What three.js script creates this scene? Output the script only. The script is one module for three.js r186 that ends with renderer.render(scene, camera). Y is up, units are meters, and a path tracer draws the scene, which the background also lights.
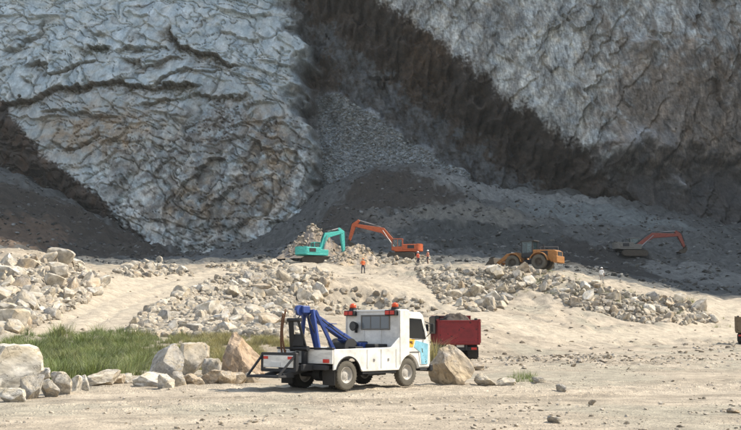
import * as THREE from 'three';
import { RoundedBoxGeometry } from 'three/addons/geometries/RoundedBoxGeometry.js';
import { mergeGeometries, toCreasedNormals } from 'three/addons/utils/BufferGeometryUtils.js';
import { MarchingCubes } from 'three/addons/objects/MarchingCubes.js';
import { createNoise2D, createNoise3D } from 'simplex-noise';

// ------------------------------------------------------------------ camera, sky, sun, exposure
const EYE = 1.5, FOC = 1018, HORIZON = 331;              // eye height (m); focal length and horizon row in photo pixels
const PITCH = Math.atan((HORIZON - 215) / FOC);
const scene = new THREE.Scene();
const camera = new THREE.PerspectiveCamera(2 * Math.atan(215 / FOC) * 180 / Math.PI, 1024 / 594, 0.5, 1500);
camera.position.set(0, EYE, 0);
camera.rotation.set(PITCH, 0, 0);

const SUN_AZ = 100 * Math.PI / 180, SUN_EL = 46 * Math.PI / 180;   // azimuth from behind the camera towards the right
const sunDir = new THREE.Vector3(Math.sin(SUN_AZ) * Math.cos(SUN_EL), Math.sin(SUN_EL), Math.cos(SUN_AZ) * Math.cos(SUN_EL));
const sun = new THREE.DirectionalLight(new THREE.Color(1.0, 0.92, 0.80), 4.6);
sun.position.copy(sunDir).multiplyScalar(400).add(new THREE.Vector3(0, 0, -110));
sun.target.position.set(0, 0, -110);
sun.castShadow = true; sun.shadow.mapSize.set(4096, 4096);
Object.assign(sun.shadow.camera, { left: -220, right: 220, top: 220, bottom: -220, near: 10, far: 900 });
scene.add(sun, sun.target);

{ // clear, slightly milky daylight sky: air only
  const W = 256, H = 128, data = new Float32Array(W * H * 4);
  for (let j = 0; j < H; j++) for (let i = 0; i < W; i++) {
    const el = ((j + 0.5) / H - 0.5) * Math.PI, az = ((i + 0.5) / W - 0.5) * 2 * Math.PI;
    const d = new THREE.Vector3(Math.cos(el) * Math.cos(az), Math.sin(el), Math.cos(el) * Math.sin(az));
    const t = Math.pow(1 - Math.max(0, d.y), 2.2), g = Math.pow(Math.max(0, d.dot(sunDir)), 9) * 0.35;
    const z = [0.40, 0.50, 0.68], h = [0.86, 0.90, 0.94], o = (j * W + i) * 4;
    for (let c = 0; c < 3; c++) data[o + c] = (z[c] * (1 - t) + h[c] * t + g * [1, 0.95, 0.85][c]) * 0.78;
    data[o + 3] = 1;
  }
  const sky = new THREE.DataTexture(data, W, H, THREE.RGBAFormat, THREE.FloatType);
  sky.mapping = THREE.EquirectangularReflectionMapping; sky.magFilter = sky.minFilter = THREE.LinearFilter; sky.needsUpdate = true;
  scene.background = sky; scene.environment = sky;
}
scene.fog = new THREE.FogExp2(new THREE.Color(0.86, 0.96, 1.0), 0.00012);     // dusty quarry air

const renderer = new THREE.WebGLRenderer({ antialias: true });
renderer.toneMapping = THREE.LinearToneMapping;
renderer.toneMappingExposure = 1.72;
renderer.shadowMap.enabled = true;

// ------------------------------------------------------------------ helpers
let seed = 12345;
const rnd = () => { seed = (seed + 0x6D2B79F5) | 0; let t = Math.imul(seed ^ (seed >>> 15), 1 | seed); t = (t + Math.imul(t ^ (t >>> 7), 61 | t)) ^ t; return ((t ^ (t >>> 14)) >>> 0) / 4294967296; };
const rr = (a, b) => a + (b - a) * rnd();
const n2 = createNoise2D(rnd), n3 = createNoise3D(rnd), n2b = createNoise2D(rnd);
const clamp = (x, a = 0, b = 1) => Math.min(b, Math.max(a, x));
const ss = (a, b, x) => { const t = clamp((x - a) / (b - a)); return t * t * (3 - 2 * t); };
const mix = (a, b, t) => a + (b - a) * t;
const mix3 = (a, b, t) => [mix(a[0], b[0], t), mix(a[1], b[1], t), mix(a[2], b[2], t)];
const fbm = (x, y, o = 4) => { let s = 0, a = 0.5, f = 1; for (let i = 0; i < o; i++) { s += a * n2(x * f, y * f + i * 17.3); a *= 0.5; f *= 2.03; } return s; };
const ridge = (x, y, o = 4) => { let s = 0, a = 0.5, f = 1; for (let i = 0; i < o; i++) { s += a * (1 - Math.abs(n2b(x * f + i * 9.1, y * f))); a *= 0.5; f *= 2.1; } return s; };
// a photo pixel at horizontal distance d, as a world point
const cp = Math.cos(PITCH), sp = Math.sin(PITCH);
function at(px, py, d) {
  const vx = (px - 370.5) / FOC, vy = -(py - 215) / FOC, wy = vy * cp + sp, wz = vy * sp - cp, k = d / -wz;
  return new THREE.Vector3(vx * k, EYE + wy * k, -d);
}
const used = new Map();
function numbered(name) { const n = used.get(name) || 0; used.set(name, n + 1); return n ? name + '_' + String(n).padStart(3, '0') : name; }
function tag(o, label, category, group, kind) {
  if (label) o.userData.label = label; if (category) o.userData.category = category;
  if (group) o.userData.group = group; if (kind) o.userData.kind = kind; return o;
}
function add(o, name) { o.name = numbered(name); o.castShadow = o.receiveShadow = true; scene.add(o); return o; }
function thing(name, label, category, pos, turn = 0, group) {
  const g = new THREE.Group(); add(g, name); g.position.copy(pos); g.rotation.y = turn; return tag(g, label, category, group);
}
const flat = (g) => { const h = g.index ? g.toNonIndexed() : g; for (const k of Object.keys(h.attributes)) if (!['position', 'normal', 'uv'].includes(k)) h.deleteAttribute(k); return h; };
const join = (gs) => gs.length === 1 ? gs[0] : mergeGeometries(gs.map(flat));
function part(parent, name, geos, mat) {
  const m = new THREE.Mesh(Array.isArray(geos) ? join(geos) : geos, mat);
  m.name = name; m.castShadow = m.receiveShadow = true; parent.add(m); return m;
}
const bx = (w, h, d, x = 0, y = 0, z = 0, r = 0.015) => new RoundedBoxGeometry(w, h, d, 1, Math.min(r, w / 2.2, h / 2.2, d / 2.2)).translate(x, y, z);
const cy = (r1, r2, h, x, y, z, axis = 'y', n = 20) => { const g = new THREE.CylinderGeometry(r1, r2, h, n); if (axis === 'x') g.rotateZ(Math.PI / 2); if (axis === 'z') g.rotateX(Math.PI / 2); return g.translate(x, y, z); };
const V = (x, y, z) => new THREE.Vector3(x, y, z);
function bar(a, b, w, h) { // square bar from a to b
  const l = a.distanceTo(b), g = new RoundedBoxGeometry(w, h, l, 1, Math.min(w, h) * 0.12), m = new THREE.Matrix4();
  const q = new THREE.Object3D(); q.position.copy(a).add(b).multiplyScalar(0.5); q.lookAt(b); q.updateMatrix(); return g.applyMatrix4(q.matrix);
}
function rod(a, b, r, n = 10) { const l = a.distanceTo(b), g = new THREE.CylinderGeometry(r, r, l, n).rotateX(Math.PI / 2); const q = new THREE.Object3D(); q.position.copy(a).add(b).multiplyScalar(0.5); q.lookAt(b); q.updateMatrix(); return g.applyMatrix4(q.matrix); }
function prism(pts, depth, bevel = 0.02) { // outline in x-y, extruded along z and centred
  const s = new THREE.Shape(pts.map(([x, y]) => new THREE.Vector2(x, y)));
  return new THREE.ExtrudeGeometry(s, { depth: depth - 2 * bevel, bevelEnabled: bevel > 0, bevelSize: bevel, bevelThickness: bevel, bevelOffset: -bevel, bevelSegments: 1 }).translate(0, 0, -depth / 2 + bevel);
}

// ------------------------------------------------------------------ procedural textures (tileable)
function tileNoise(N, seedR, octs, f0) { // periodic value noise
  const out = new Float32Array(N * N); let amp = 1, tot = 0;
  for (let o = 0; o < octs; o++) {
    const f = f0 << o, g = new Float32Array(f * f); for (let i = 0; i < g.length; i++) g[i] = seedR();
    for (let y = 0; y < N; y++) { const fy = y / N * f, y0 = Math.floor(fy), ty = fy - y0, sy = ty * ty * (3 - 2 * ty), r0 = (y0 % f) * f, r1 = ((y0 + 1) % f) * f;
      for (let x = 0; x < N; x++) { const fx = x / N * f, x0 = Math.floor(fx), tx = fx - x0, sx = tx * tx * (3 - 2 * tx), a = x0 % f, b = (x0 + 1) % f;
        out[y * N + x] += amp * mix(mix(g[r0 + a], g[r0 + b], sx), mix(g[r1 + a], g[r1 + b], sx), sy); } }
    tot += amp; amp *= 0.6;
  }
  for (let i = 0; i < out.length; i++) out[i] /= tot; return out;
}
function stamps(N, arr, count, r0, r1, lo, hi) { // little stones pressed into a height map, periodic
  for (let k = 0; k < count; k++) {
    const cx = rnd() * N, cyy = rnd() * N, r = r0 + (r1 - r0) * Math.pow(rnd(), 3), h = rr(lo, hi), e = rr(0.6, 1), th = rnd() * 3.14, c = Math.cos(th), s = Math.sin(th);
    for (let y = -Math.ceil(r); y <= r; y++) for (let x = -Math.ceil(r); x <= r; x++) {
      const u = (x * c + y * s) / r, v = (-x * s + y * c) / (r * e), q = 1 - u * u - v * v; if (q <= 0) continue;
      const i = ((Math.floor(cyy + y) + N) % N) * N + (Math.floor(cx + x) + N) % N; arr[i] = Math.max(arr[i], h * Math.sqrt(q)); } }
}
function texture(N, fn, srgb) {
  const d = new Uint8Array(N * N * 4);
  for (let i = 0; i < N * N; i++) { const c = fn(i); d[i * 4] = clamp(c[0]) * 255; d[i * 4 + 1] = clamp(c[1]) * 255; d[i * 4 + 2] = clamp(c[2]) * 255; d[i * 4 + 3] = 255; }
  const t = new THREE.DataTexture(d, N, N); t.wrapS = t.wrapT = THREE.RepeatWrapping; t.magFilter = THREE.LinearFilter; t.minFilter = THREE.LinearMipmapLinearFilter; t.generateMipmaps = true;
  if (srgb) t.colorSpace = THREE.SRGBColorSpace; t.needsUpdate = true; return t;
}
const rep = (t, x, y = x) => { const c = t.clone(); c.repeat.set(x, y); c.needsUpdate = true; return c; };
const NT = 1024;
const gA = tileNoise(NT, rnd, 6, 6), gB = tileNoise(NT, rnd, 5, 24), gC = tileNoise(NT, rnd, 4, 3);
const gravelH = new Float32Array(NT * NT); stamps(NT, gravelH, 9000, 2, 13, 0.25, 1);
const gravelTex = texture(NT, (i) => { const s = gravelH[i], b = 0.70 + 0.26 * gA[i] + 0.20 * (gB[i] - 0.5) + (s > 0.05 ? 0.16 * (s - 0.35) : -0.02); return [b * 1.0, b * 0.985, b * 0.96]; }, true);
const gravelBump = texture(NT, (i) => { const b = 0.35 * gA[i] + 0.2 * gB[i] + 0.42 * gravelH[i]; return [b, b, b]; });
const rockTex = texture(NT, (i) => { const v = Math.abs(gA[i] - 0.5) < 0.014 ? -0.12 : 0, b = 0.56 + 0.42 * gA[i] + 0.3 * (gB[i] - 0.5) + v, w = (gC[i] - 0.5) * 0.22; return [b + w * 0.5, b, b - w]; }, true);
const rockBump = texture(NT, (i) => { const b = 0.6 * gA[i] + 0.4 * gB[i] - (Math.abs(gA[i] - 0.5) < 0.014 ? 0.15 : 0); return [b, b, b]; });
const wornTex = texture(512, (i) => { const j = (i % 512) * 2 + Math.floor(i / 512) * 2 * NT, k = gB[j] * 0.6 + gA[j] * 0.4, b = 0.90 + 0.35 * (gA[j] - 0.5) + 0.15 * (gB[j] - 0.5); return k > 0.655 ? [0.42, 0.34, 0.27] : k > 0.62 ? [b * 0.85, b * 0.8, b * 0.72] : [b, b * 0.985, b * 0.95]; }, true);
const cliffTex = texture(NT, (i) => { const b = 0.86 + 0.26 * (gA[i] - 0.5) + 0.20 * (gB[i] - 0.5), w = (gC[i] - 0.5) * 0.08; return [b + w, b, b - w]; }, true);
const dirtTex = texture(512, (i) => { const j = (i % 512) * 2 + Math.floor(i / 512) * 2 * NT, b = 0.92 + 0.30 * (gA[j] - 0.5) + 0.12 * (gB[j] - 0.5); return [b, b * 0.985, b * 0.95]; }, true);

// ------------------------------------------------------------------ the lie of the land
// survey: [photo column, photo row, distance in m] of places on the ground, read off the photograph
const survey = [
  [0, 372, 38], [130, 372, 40], [280, 368, 42], [0, 340, 56], [60, 338, 58], [150, 337, 60], [220, 336, 60], [290, 336, 58],
  // ramp road on the west side
  [60, 333, 61], [85, 320, 69], [110, 307, 79], [150, 291, 92], [200, 279, 105], [250, 270, 118],
  // heap west of the ramp
  [-60, 330, 62], [0, 300, 74], [40, 300, 76], [20, 250, 92], [60, 262, 90], [95, 278, 92], [-60, 262, 88], [20, 262, 104], [90, 270, 108], [-120, 300, 80],
  // middle heap
  [180, 312, 78], [230, 306, 80], [280, 306, 80], [220, 285, 96], [270, 277, 100], [310, 272, 108],
  // terrace
  [130, 276, 114], [190, 272, 118], [300, 266, 124], [362, 271, 122], [420, 266, 124], [320, 262, 138], [390, 257, 142], [430, 262, 138], [260, 264, 135], [160, 268, 130], [60, 266, 125], [0, 262, 125],
  // ramp towards the east and the bank below it
  [350, 275, 117], [390, 284, 109], [430, 297, 100], [480, 313, 88], [330, 283, 101], [370, 287, 102], [405, 296, 100], [335, 309, 97], [372, 312, 98], [405, 316, 96], [330, 316, 80], [390, 318, 80], [350, 330, 64], [420, 326, 70], [450, 322, 76],
  // east ridge
  [445, 268, 117], [500, 270, 114], [550, 277, 111], [600, 286, 110], [650, 295, 109], [690, 306, 107], [470, 303, 106], [500, 306, 104], [530, 308, 101], [520, 312, 95], [560, 312, 97], [520, 321, 88], [600, 322, 95], [660, 324, 99], [705, 324, 104],
  // bench and haul road behind the ridge
  [520, 268.5, 119], [570, 273, 122], [610, 281, 121], [660, 291, 118], [741, 303, 117], [800, 300, 118], [741, 318, 107], [700, 330, 98], [800, 322, 104],
  [480, 262, 132], [560, 266, 132], [640, 280, 132], [741, 292, 130], [820, 290, 130],
  // waste slope up to the rock wall
  [640, 256, 158], [680, 258, 158], [741, 266, 160], [600, 248, 160], [540, 246, 160], [480, 244, 160], [430, 240, 160], [380, 236, 162], [340, 238, 160],
  [600, 218, 185], [670, 224, 185], [741, 238, 188], [820, 240, 190], [540, 204, 192], [480, 194, 196], [440, 200, 186], [400, 206, 184], [350, 212, 180],
  [440, 172, 204], [390, 170, 204], [350, 180, 200], [500, 191, 212], [580, 192, 214], [660, 205, 216], [741, 222, 218], [820, 225, 220],
  [290, 253, 168], [250, 252, 170], [200, 258, 170], [140, 260, 165], [80, 250, 168], [0, 245, 165], [250, 248, 195], [180, 255, 195], [100, 225, 192], [50, 200, 196], [0, 175, 200], [-80, 170, 205], [300, 240, 190], [-120, 230, 170],
  [200, 250, 230], [400, 170, 230], [600, 190, 235], [0, 170, 230], [741, 220, 238],
].map(([x, y, d]) => at(x, y, d));
for (const [x, d, h] of [[-2, 50, 0], [2, 58, 0], [8, 50, 0], [16, 55, 0], [24, 60, 0.1], [40, 60, 0.2], [6, 66, 0.1], [14, 68, 0.2], [24, 72, 0.3], [34, 80, 0.35], [14, 78, 0.8], [22, 84, 0.8], [30, 88, 0.6], [60, 90, 1.2], [80, 130, 9], [110, 160, 18], [-50, 50, 1], [-80, 80, 6], [-90, 130, 11], [-110, 180, 22]]) survey.push(V(x, h, -d));
const TPS = (() => { // thin-plate interpolation of the survey
  const n = survey.length, N = n + 3, A = [], S = 60, phi = (r2) => r2 > 0 ? 0.5 * r2 * Math.log(r2) : 0;
  for (let i = 0; i < N; i++) A.push(new Float64Array(N + 1));
  for (let i = 0; i < n; i++) { const p = survey[i];
    for (let j = 0; j < n; j++) { const q = survey[j]; A[i][j] = phi(((p.x - q.x) ** 2 + (p.z - q.z) ** 2) / S / S); }
    A[i][i] += 0.0006; A[i][n] = A[n][i] = 1; A[i][n + 1] = A[n + 1][i] = p.x / S; A[i][n + 2] = A[n + 2][i] = p.z / S; A[i][N] = p.y; }
  for (let c = 0; c < N; c++) { let b = c; for (let r = c + 1; r < N; r++) if (Math.abs(A[r][c]) > Math.abs(A[b][c])) b = r; [A[c], A[b]] = [A[b], A[c]];
    for (let r = c + 1; r < N; r++) { const f = A[r][c] / A[c][c]; if (f) for (let k = c; k <= N; k++) A[r][k] -= f * A[c][k]; } }
  const w = new Float64Array(N); for (let r = N - 1; r >= 0; r--) { let s = A[r][N]; for (let k = r + 1; k < N; k++) s -= A[r][k] * w[k]; w[r] = s / A[r][r]; }
  return (x, z) => { let s = w[n] + w[n + 1] * x / S + w[n + 2] * z / S; for (let i = 0; i < n; i++) { const p = survey[i]; s += w[i] * phi(((p.x - x) ** 2 + (p.z - z) ** 2) / S / S); } return s; };
})();
const baseCache = new Map();
function landBase(x, z) {
  const d = -z; if (d < 30) return 0;
  return clamp(TPS(clamp(x, -120, 120), Math.max(z, -240)), -1, 70) * ss(32, 46, d);
}
// fine relief of the ground
function relief(x, z) {
  const d = -z, rough = ss(60, 90, d);
  let h = fbm(x * 0.06, z * 0.06, 3) * 0.10 * ss(6, 40, d) + fbm(x * 0.5, z * 0.5, 3) * 0.035 + fbm(x * 2.2, z * 2.2, 2) * 0.018;
  h += rough * (fbm(x * 0.22, z * 0.22, 4) * 0.5) * (1 - 0.75 * roadness(x, z)) + ss(135, 160, d) * fbm(x * 0.12, z * 0.12, 4) * 1.6;
  // wheel ruts in the yard
  for (const [a, b, c, s] of ruts) { const q = (x * a + z * b - c + 0.35 * Math.sin(z * 0.09 + x * 0.05)); for (const o of [-0.9, 0.9]) { const e = (q - o) / s; if (Math.abs(e) < 3) h += (-0.12 * Math.exp(-e * e) * (0.8 + 0.4 * Math.sin((x * b - z * a) * 26)) + 0.07 * Math.exp(-((Math.abs(e) - 1.5) ** 2) * 3)) * ss(16, 22, d) * (1 - ss(80, 95, d)); } }
  if (d > 55 && d < 140) for (const P of [rampPts, rampR]) { const q = segDist(x, z, P) + 0.25 * n2(x * 0.2, z * 0.2); if (q < 6) h += -0.16 * Math.exp(-(((q - 1.0) / 0.35) ** 2)) + 0.30 * Math.exp(-(((q - 4.0) / 0.9) ** 2)) * (0.6 + 0.6 * n2(x * 0.5, z * 0.5)); }
  { const q = Math.exp(-(((x - 1) / 7) ** 4) - (((d - 93) / 9) ** 4)); h += q * (0.9 * (ridge(x * 0.25, z * 0.25, 4) - 0.55)); }
  // churned earth east of the tow truck
  const m = Math.exp(-(((x - 9.5) / 6) ** 2) - (((d - 49) / 8) ** 2)); h += m * (0.18 + 0.45 * (ridge(x * 0.55, z * 0.28, 4) - 0.55));
  return h;
}
const ruts = [[0.25, 0.97, -27, 0.16], [0.12, 0.99, -38, 0.18], [-0.2, 0.98, -45, 0.18], [0.42, 0.91, -21, 0.15], [-0.35, 0.94, -62, 0.22]];
const rampPts = [[60, 333, 61], [85, 320, 69], [110, 307, 79], [150, 291, 92], [200, 279, 105], [250, 270, 118], [300, 266, 124]].map(([x, y, d]) => at(x, y, d));
const rampE = [[310, 267, 124], [350, 275, 117], [390, 284, 109], [430, 297, 100], [480, 313, 88], [540, 330, 84]].map(([x, y, d]) => at(x, y, d));
const rampR = [[820, 300, 118], [741, 308, 113], [718, 327, 98], [650, 339, 86], [540, 343, 78]].map(([x, y, d]) => at(x, y, d));
const ridgeE = [[490, 272, 113], [560, 284, 109], [620, 301, 106], [700, 317, 105]].map(([x, y, d]) => at(x, y, d));
function segDist(x, z, P) { let b = 1e9; for (let i = 0; i + 1 < P.length; i++) { const ax = P[i].x, az = P[i].z, dx = P[i + 1].x - ax, dz = P[i + 1].z - az, t = clamp(((x - ax) * dx + (z - az) * dz) / (dx * dx + dz * dz)); b = Math.min(b, Math.hypot(x - ax - t * dx, z - az - t * dz)); } return b; }
function roadness(x, z) { const d = -z; if (d < 55 || d > 140) return 0; return Math.max(1 - ss(3.8, 5.6, segDist(x, z, rampPts)), 1 - ss(2.2, 4.2, segDist(x, z, rampE)), 1 - ss(2.5, 5, segDist(x, z, rampR))); }
const land = (x, z) => landBase(x, z) + relief(x, z);
// where the line of sight through a photo pixel meets the ground
function hit(px, py, from = 12) {
  const a = at(px, py, 1), dx = a.x, dy = a.y - EYE; let d0 = from;
  for (let d = from; d < 235; d += d < 60 ? 0.5 : 1) { if (EYE + dy * d < landBase(dx * d, -d)) { let lo = d0, hi = d; for (let k = 0; k < 8; k++) { const m = (lo + hi) / 2; if (EYE + dy * m < landBase(dx * m, -m)) hi = m; else lo = m; } return V(dx * hi, land(dx * hi, -hi), -hi); } d0 = d; }
  return null;
}

// patches of other material and tone on the waste slope, shade mixed into the browns: centre (photo pixel found on the ground), radius along x and depth, colour
const BROWN_SHADE = [0.075, 0.061, 0.048], GREY = [0.135, 0.14, 0.137], PALE = [0.23, 0.24, 0.235], SAND = [0.56, 0.49, 0.395], GRIT = [0.51, 0.44, 0.345], DUST = [0.40, 0.37, 0.32], EARTH = [0.33, 0.285, 0.22];
const patches = [[478, 183, 13, 8, [0.27, 0.30, 0.305]], [400, 190, 13, 14, BROWN_SHADE], [440, 170, 10, 9, BROWN_SHADE], [325, 225, 9, 14, [0.085, 0.072, 0.06]], [370, 225, 8, 8, [0.22, 0.21, 0.19]], [520, 197, 22, 10, [0.30, 0.315, 0.31]], [600, 215, 18, 10, [0.22, 0.25, 0.255]], [470, 215, 12, 8, [0.24, 0.235, 0.21]], [490, 240, 16, 12, [0.075, 0.08, 0.078]], [610, 265, 12, 13, [0.05, 0.047, 0.043]], [590, 258, 10, 13, [0.055, 0.05, 0.045]], [640, 262, 6, 8, [0.06, 0.056, 0.05]], [700, 275, 9, 10, PALE], [80, 235, 26, 22, BROWN_SHADE], [40, 215, 20, 16, BROWN_SHADE], [20, 235, 9, 12, [0.17, 0.12, 0.085]], [240, 256, 14, 14, [0.16, 0.17, 0.175]], [345, 228, 6, 7, [0.085, 0.075, 0.065]]]
  .map(([px, py, rx, rz, c]) => { const p = hit(px, py, 130); return p && [p.x, p.z, rx, rz, c]; }).filter(Boolean);
function landColour(x, z) {
  const d = -z, nz = fbm(x * 0.35, z * 0.35, 4), nl = fbm(x * 0.07 + 5, z * 0.07, 3);
  let c = mix3(SAND, GRIT, clamp(0.5 + nl * 1.3 - x * 0.03));
  c = mix3(c, EARTH, clamp(ss(0.10, 0.5, nz) * 0.5)); { const tr = fbm(x * 0.05 + 20, z * 0.22 + x * 0.03, 4), t2 = fbm(x * 0.16 + 3, z * 0.9 + x * 0.1, 3); c = mix3(c, EARTH, clamp(ss(0.05, 0.4, tr) * 0.6 + ss(0.15, 0.5, t2) * 0.35) * (1 - ss(70, 100, d))); c = mix3(c, [0.64, 0.56, 0.45], clamp(ss(0.1, 0.5, -tr) * 0.6)); }
  c = mix3(c, [0.44, 0.41, 0.33], 0.8 * ss(0.0, 0.35, fbm(x * 0.11 + 60, z * 0.11, 4)));   // greyer fill tipped over the sand
  c = mix3(c, [0.62, 0.55, 0.445], 0.8 * roadness(x, z));
  const edge = x > 8 ? 121 + (x - 8) * 0.02 : x > -8 ? 140 : 137, f = ss(edge - 3, edge + 4, d + nz * 8);
  if (f > 0) { let t = mix3(GREY, PALE, clamp(nz * 0.9 + 0.15)); t = mix3(t, [0.075, 0.078, 0.078], ss(0.0, 0.5, fbm(x * 0.9, z * 0.9, 3)) * 0.7);
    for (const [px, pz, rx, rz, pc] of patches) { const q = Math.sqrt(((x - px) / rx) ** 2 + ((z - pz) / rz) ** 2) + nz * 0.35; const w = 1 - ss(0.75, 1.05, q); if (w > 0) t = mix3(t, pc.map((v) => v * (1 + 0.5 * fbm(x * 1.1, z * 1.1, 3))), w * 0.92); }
    c = mix3(c, t, f); }
  const v = 1 + 0.16 * fbm(x * 1.7, z * 1.7, 3); return c.map((k) => k * v);
}
function spaced(list) { const out = []; for (let i = 0; i + 1 < list.length; i++) { const [a, s0] = list[i], [b, s1] = list[i + 1]; let p = a; while (p < b - 1e-6) { out.push(p); p += mix(s0, s1, (p - a) / (b - a)); } } out.push(list[list.length - 1][0]); return out; }
{ // the ground: one sheet
  const xs = spaced([[-900, 120], [-220, 20], [-95, 2], [-60, 0.6], [-22, 0.32], [-8, 0.16], [12, 0.16], [26, 0.32], [60, 0.6], [95, 2], [220, 20], [900, 120]]);
  const ds = spaced([[-900, 120], [-60, 10], [8, 0.5], [15, 0.1], [30, 0.14], [50, 0.25], [90, 0.4], [150, 0.5], [240, 0.8], [300, 12], [900, 120]]);
  const nx = xs.length, nd = ds.length, pos = new Float32Array(nx * nd * 3), col = new Float32Array(nx * nd * 3), uv = new Float32Array(nx * nd * 2), idx = [];
  for (let j = 0; j < nd; j++) for (let i = 0; i < nx; i++) { const k = j * nx + i, x = xs[i], z = -ds[j];
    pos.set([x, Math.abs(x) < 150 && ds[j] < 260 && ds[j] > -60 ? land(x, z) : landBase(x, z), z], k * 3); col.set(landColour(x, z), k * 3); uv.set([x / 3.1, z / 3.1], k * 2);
    if (i && j) { const a = k - nx - 1, b = k - nx, c = k - 1; idx.push(a, b, c, b, k, c); } }
  const g = new THREE.BufferGeometry(); g.setAttribute('position', new THREE.BufferAttribute(pos, 3)); g.setAttribute('color', new THREE.BufferAttribute(col, 3)); g.setAttribute('uv', new THREE.BufferAttribute(uv, 2)); g.setIndex(idx); g.computeVertexNormals();
  const ground = add(new THREE.Mesh(g, new THREE.MeshStandardMaterial({ vertexColors: true, map: gravelTex, bumpMap: gravelBump, bumpScale: 0.035, roughness: 0.95 })), 'ground');
  tag(ground, 'pale dusty quarry floor rising to a terrace and waste slope', 'ground', null, 'structure');
  console.log('ground', nx, nd);
}

// ------------------------------------------------------------------ the rock wall
// u, v: survey units on the wall (0.211 m each), counted like photo columns and rows at the wall's distance
const U = 0.211, uOf = (X) => 370.5 + X / U, vOf = (Y) => HORIZON - (Y - EYE) / U;
const ledges = [ // benches and cracks traced on the slab: [width, depth, dirt, points]
  [7, 2.2, 1.0, [[-20, 104], [0, 97], [20, 93], [45, 84], [62, 79], [85, 76], [110, 75], [140, 80], [175, 84], [205, 83]]],
  [4, 1.6, 0.3, [[-30, 40], [0, 20], [10, 10], [16, -10]]], [3, 1.2, 0.2, [[0, 20], [9, 14], [22, 15]]],
  [4, 1.8, 0.6, [[2, 56], [20, 45], [28, 52], [32, 64], [50, 55], [66, 53], [90, 50]]],
  [7, 1.8, 0.8, [[60, 22], [75, 33], [90, 32], [102, 36]]], [4, 1.6, 0.4, [[100, 36], [120, 34], [165, 34]]],
  [5, 1.5, 0.7, [[108, 40], [124, 48], [131, 56], [160, 48], [186, 46]]],
  [8, 2.4, 1.0, [[150, 0], [160, 18], [178, 30], [196, 40], [215, 48], [238, 62]]],
  [4, 1.6, 0.5, [[140, 82], [152, 76], [166, 67], [182, 61], [218, 60], [236, 68]]],
  [5, 1.6, 0.6, [[130, 108], [158, 102], [176, 96], [190, 90], [214, 96], [250, 92]]], [3, 1.2, 0.3, [[34, 82], [20, 72], [0, 66]]], [3, 1.3, 0.3, [[60, 0], [74, 12], [96, 18]]],
  [3, 1.2, 0.2, [[104, 96], [118, 108], [122, 122], [108, 140]]], [4, 1.5, 0.4, [[30, 112], [58, 106], [88, 116], [112, 114], [128, 120]]], [3, 1.4, 0.3, [[50, 140], [78, 150], [98, 140], [104, 122]]],
  [3, 1.0, 0.1, [[262, 30], [280, 44], [272, 62], [284, 80]]], [3, 1.2, 0.2, [[200, 0], [214, 14], [240, 22], [262, 20]]],
];
const gullies = [[3, 1.6, 0, [[642, -10], [628, 10], [602, 52], [584, 78]]], [2.5, 1.4, 0, [[616, 70], [624, 98], [634, 122]]], [3, 1.6, 0, [[650, 10], [660, 28], [670, 44]]], [6, 2.4, 0, [[716, 60], [714, 84], [722, 120]]], [2, 1.0, 0, [[500, 0], [506, 40], [520, 70]]], [2, 1.0, 0, [[560, 0], [548, 36], [532, 60]]], [3, 1.4, 0, [[590, 150], [602, 130], [612, 116]]], [2, 1.0, 0, [[470, 20], [474, 50], [486, 90]]]];
function lineField(u, v, lines, sheet) { // [recess, dirt]: under the lip of a ledge (sheet) or inside a crack
  let rec = 0, dirt = 0;
  for (const [w, dep, di, P] of lines) { if (u < P.x0 - 30 || u > P.x1 + 30 || v < P.y0 - 30 || v > P.y1 + 30) continue;
    let b = 1e9, sg = 0, along = 0; const n = P.length - 1;
    for (let i = 0; i < n; i++) { const [ax, ay] = P[i], dx = P[i + 1][0] - ax, dy = P[i + 1][1] - ay, l2 = dx * dx + dy * dy, t0 = ((u - ax) * dx + (v - ay) * dy) / l2, t = clamp(t0), e = Math.hypot(u - ax - t * dx, v - ay - t * dy);
      if (e < b) { b = e; sg = (dx * (v - ay) - dy * (u - ax)) / Math.sqrt(l2) * (dx < 0 ? -1 : 1); along = Math.min(i === 0 ? t * Math.sqrt(l2) : 99, i === n - 1 ? (1 - t) * Math.sqrt(l2) : 99); } }
    const end = ss(0, 14, along);
    if (sheet) { const s = sg < 0 ? -b : b, k = ss(-0.5, 0.7, s) * Math.exp(-Math.max(0, s) / (w * 1.25)) * end; rec = Math.max(rec, dep * k); dirt = Math.max(dirt, di * end * ss(-2.5, 0.5, s) * Math.exp(-((Math.max(0, s) / (w * 1.7)) ** 2))); }
    else { const k = (1 - ss(w * 0.18, w * 0.5, b)) * ss(0, 8, along); rec = Math.max(rec, dep * k); } }
  return [rec, dirt];
}
for (const L of [...ledges, ...gullies]) { const P = L[3]; P.x0 = Math.min(...P.map((p) => p[0])); P.x1 = Math.max(...P.map((p) => p[0])); P.y0 = Math.min(...P.map((p) => p[1])); P.y1 = Math.max(...P.map((p) => p[1])); }
const blob = (u, v, cu, cv, ru, rv) => Math.exp(-(((u - cu) / ru) ** 2) - (((v - cv) / rv) ** 2));
const hash = (i, j, k) => { let h = Math.imul(i, 374761393) ^ Math.imul(j, 668265263) ^ Math.imul(k, 2147483647 ^ 974634777); h = Math.imul(h ^ (h >>> 13), 1274126177); return ((h ^ (h >>> 16)) >>> 0) / 4294967296; };
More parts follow.
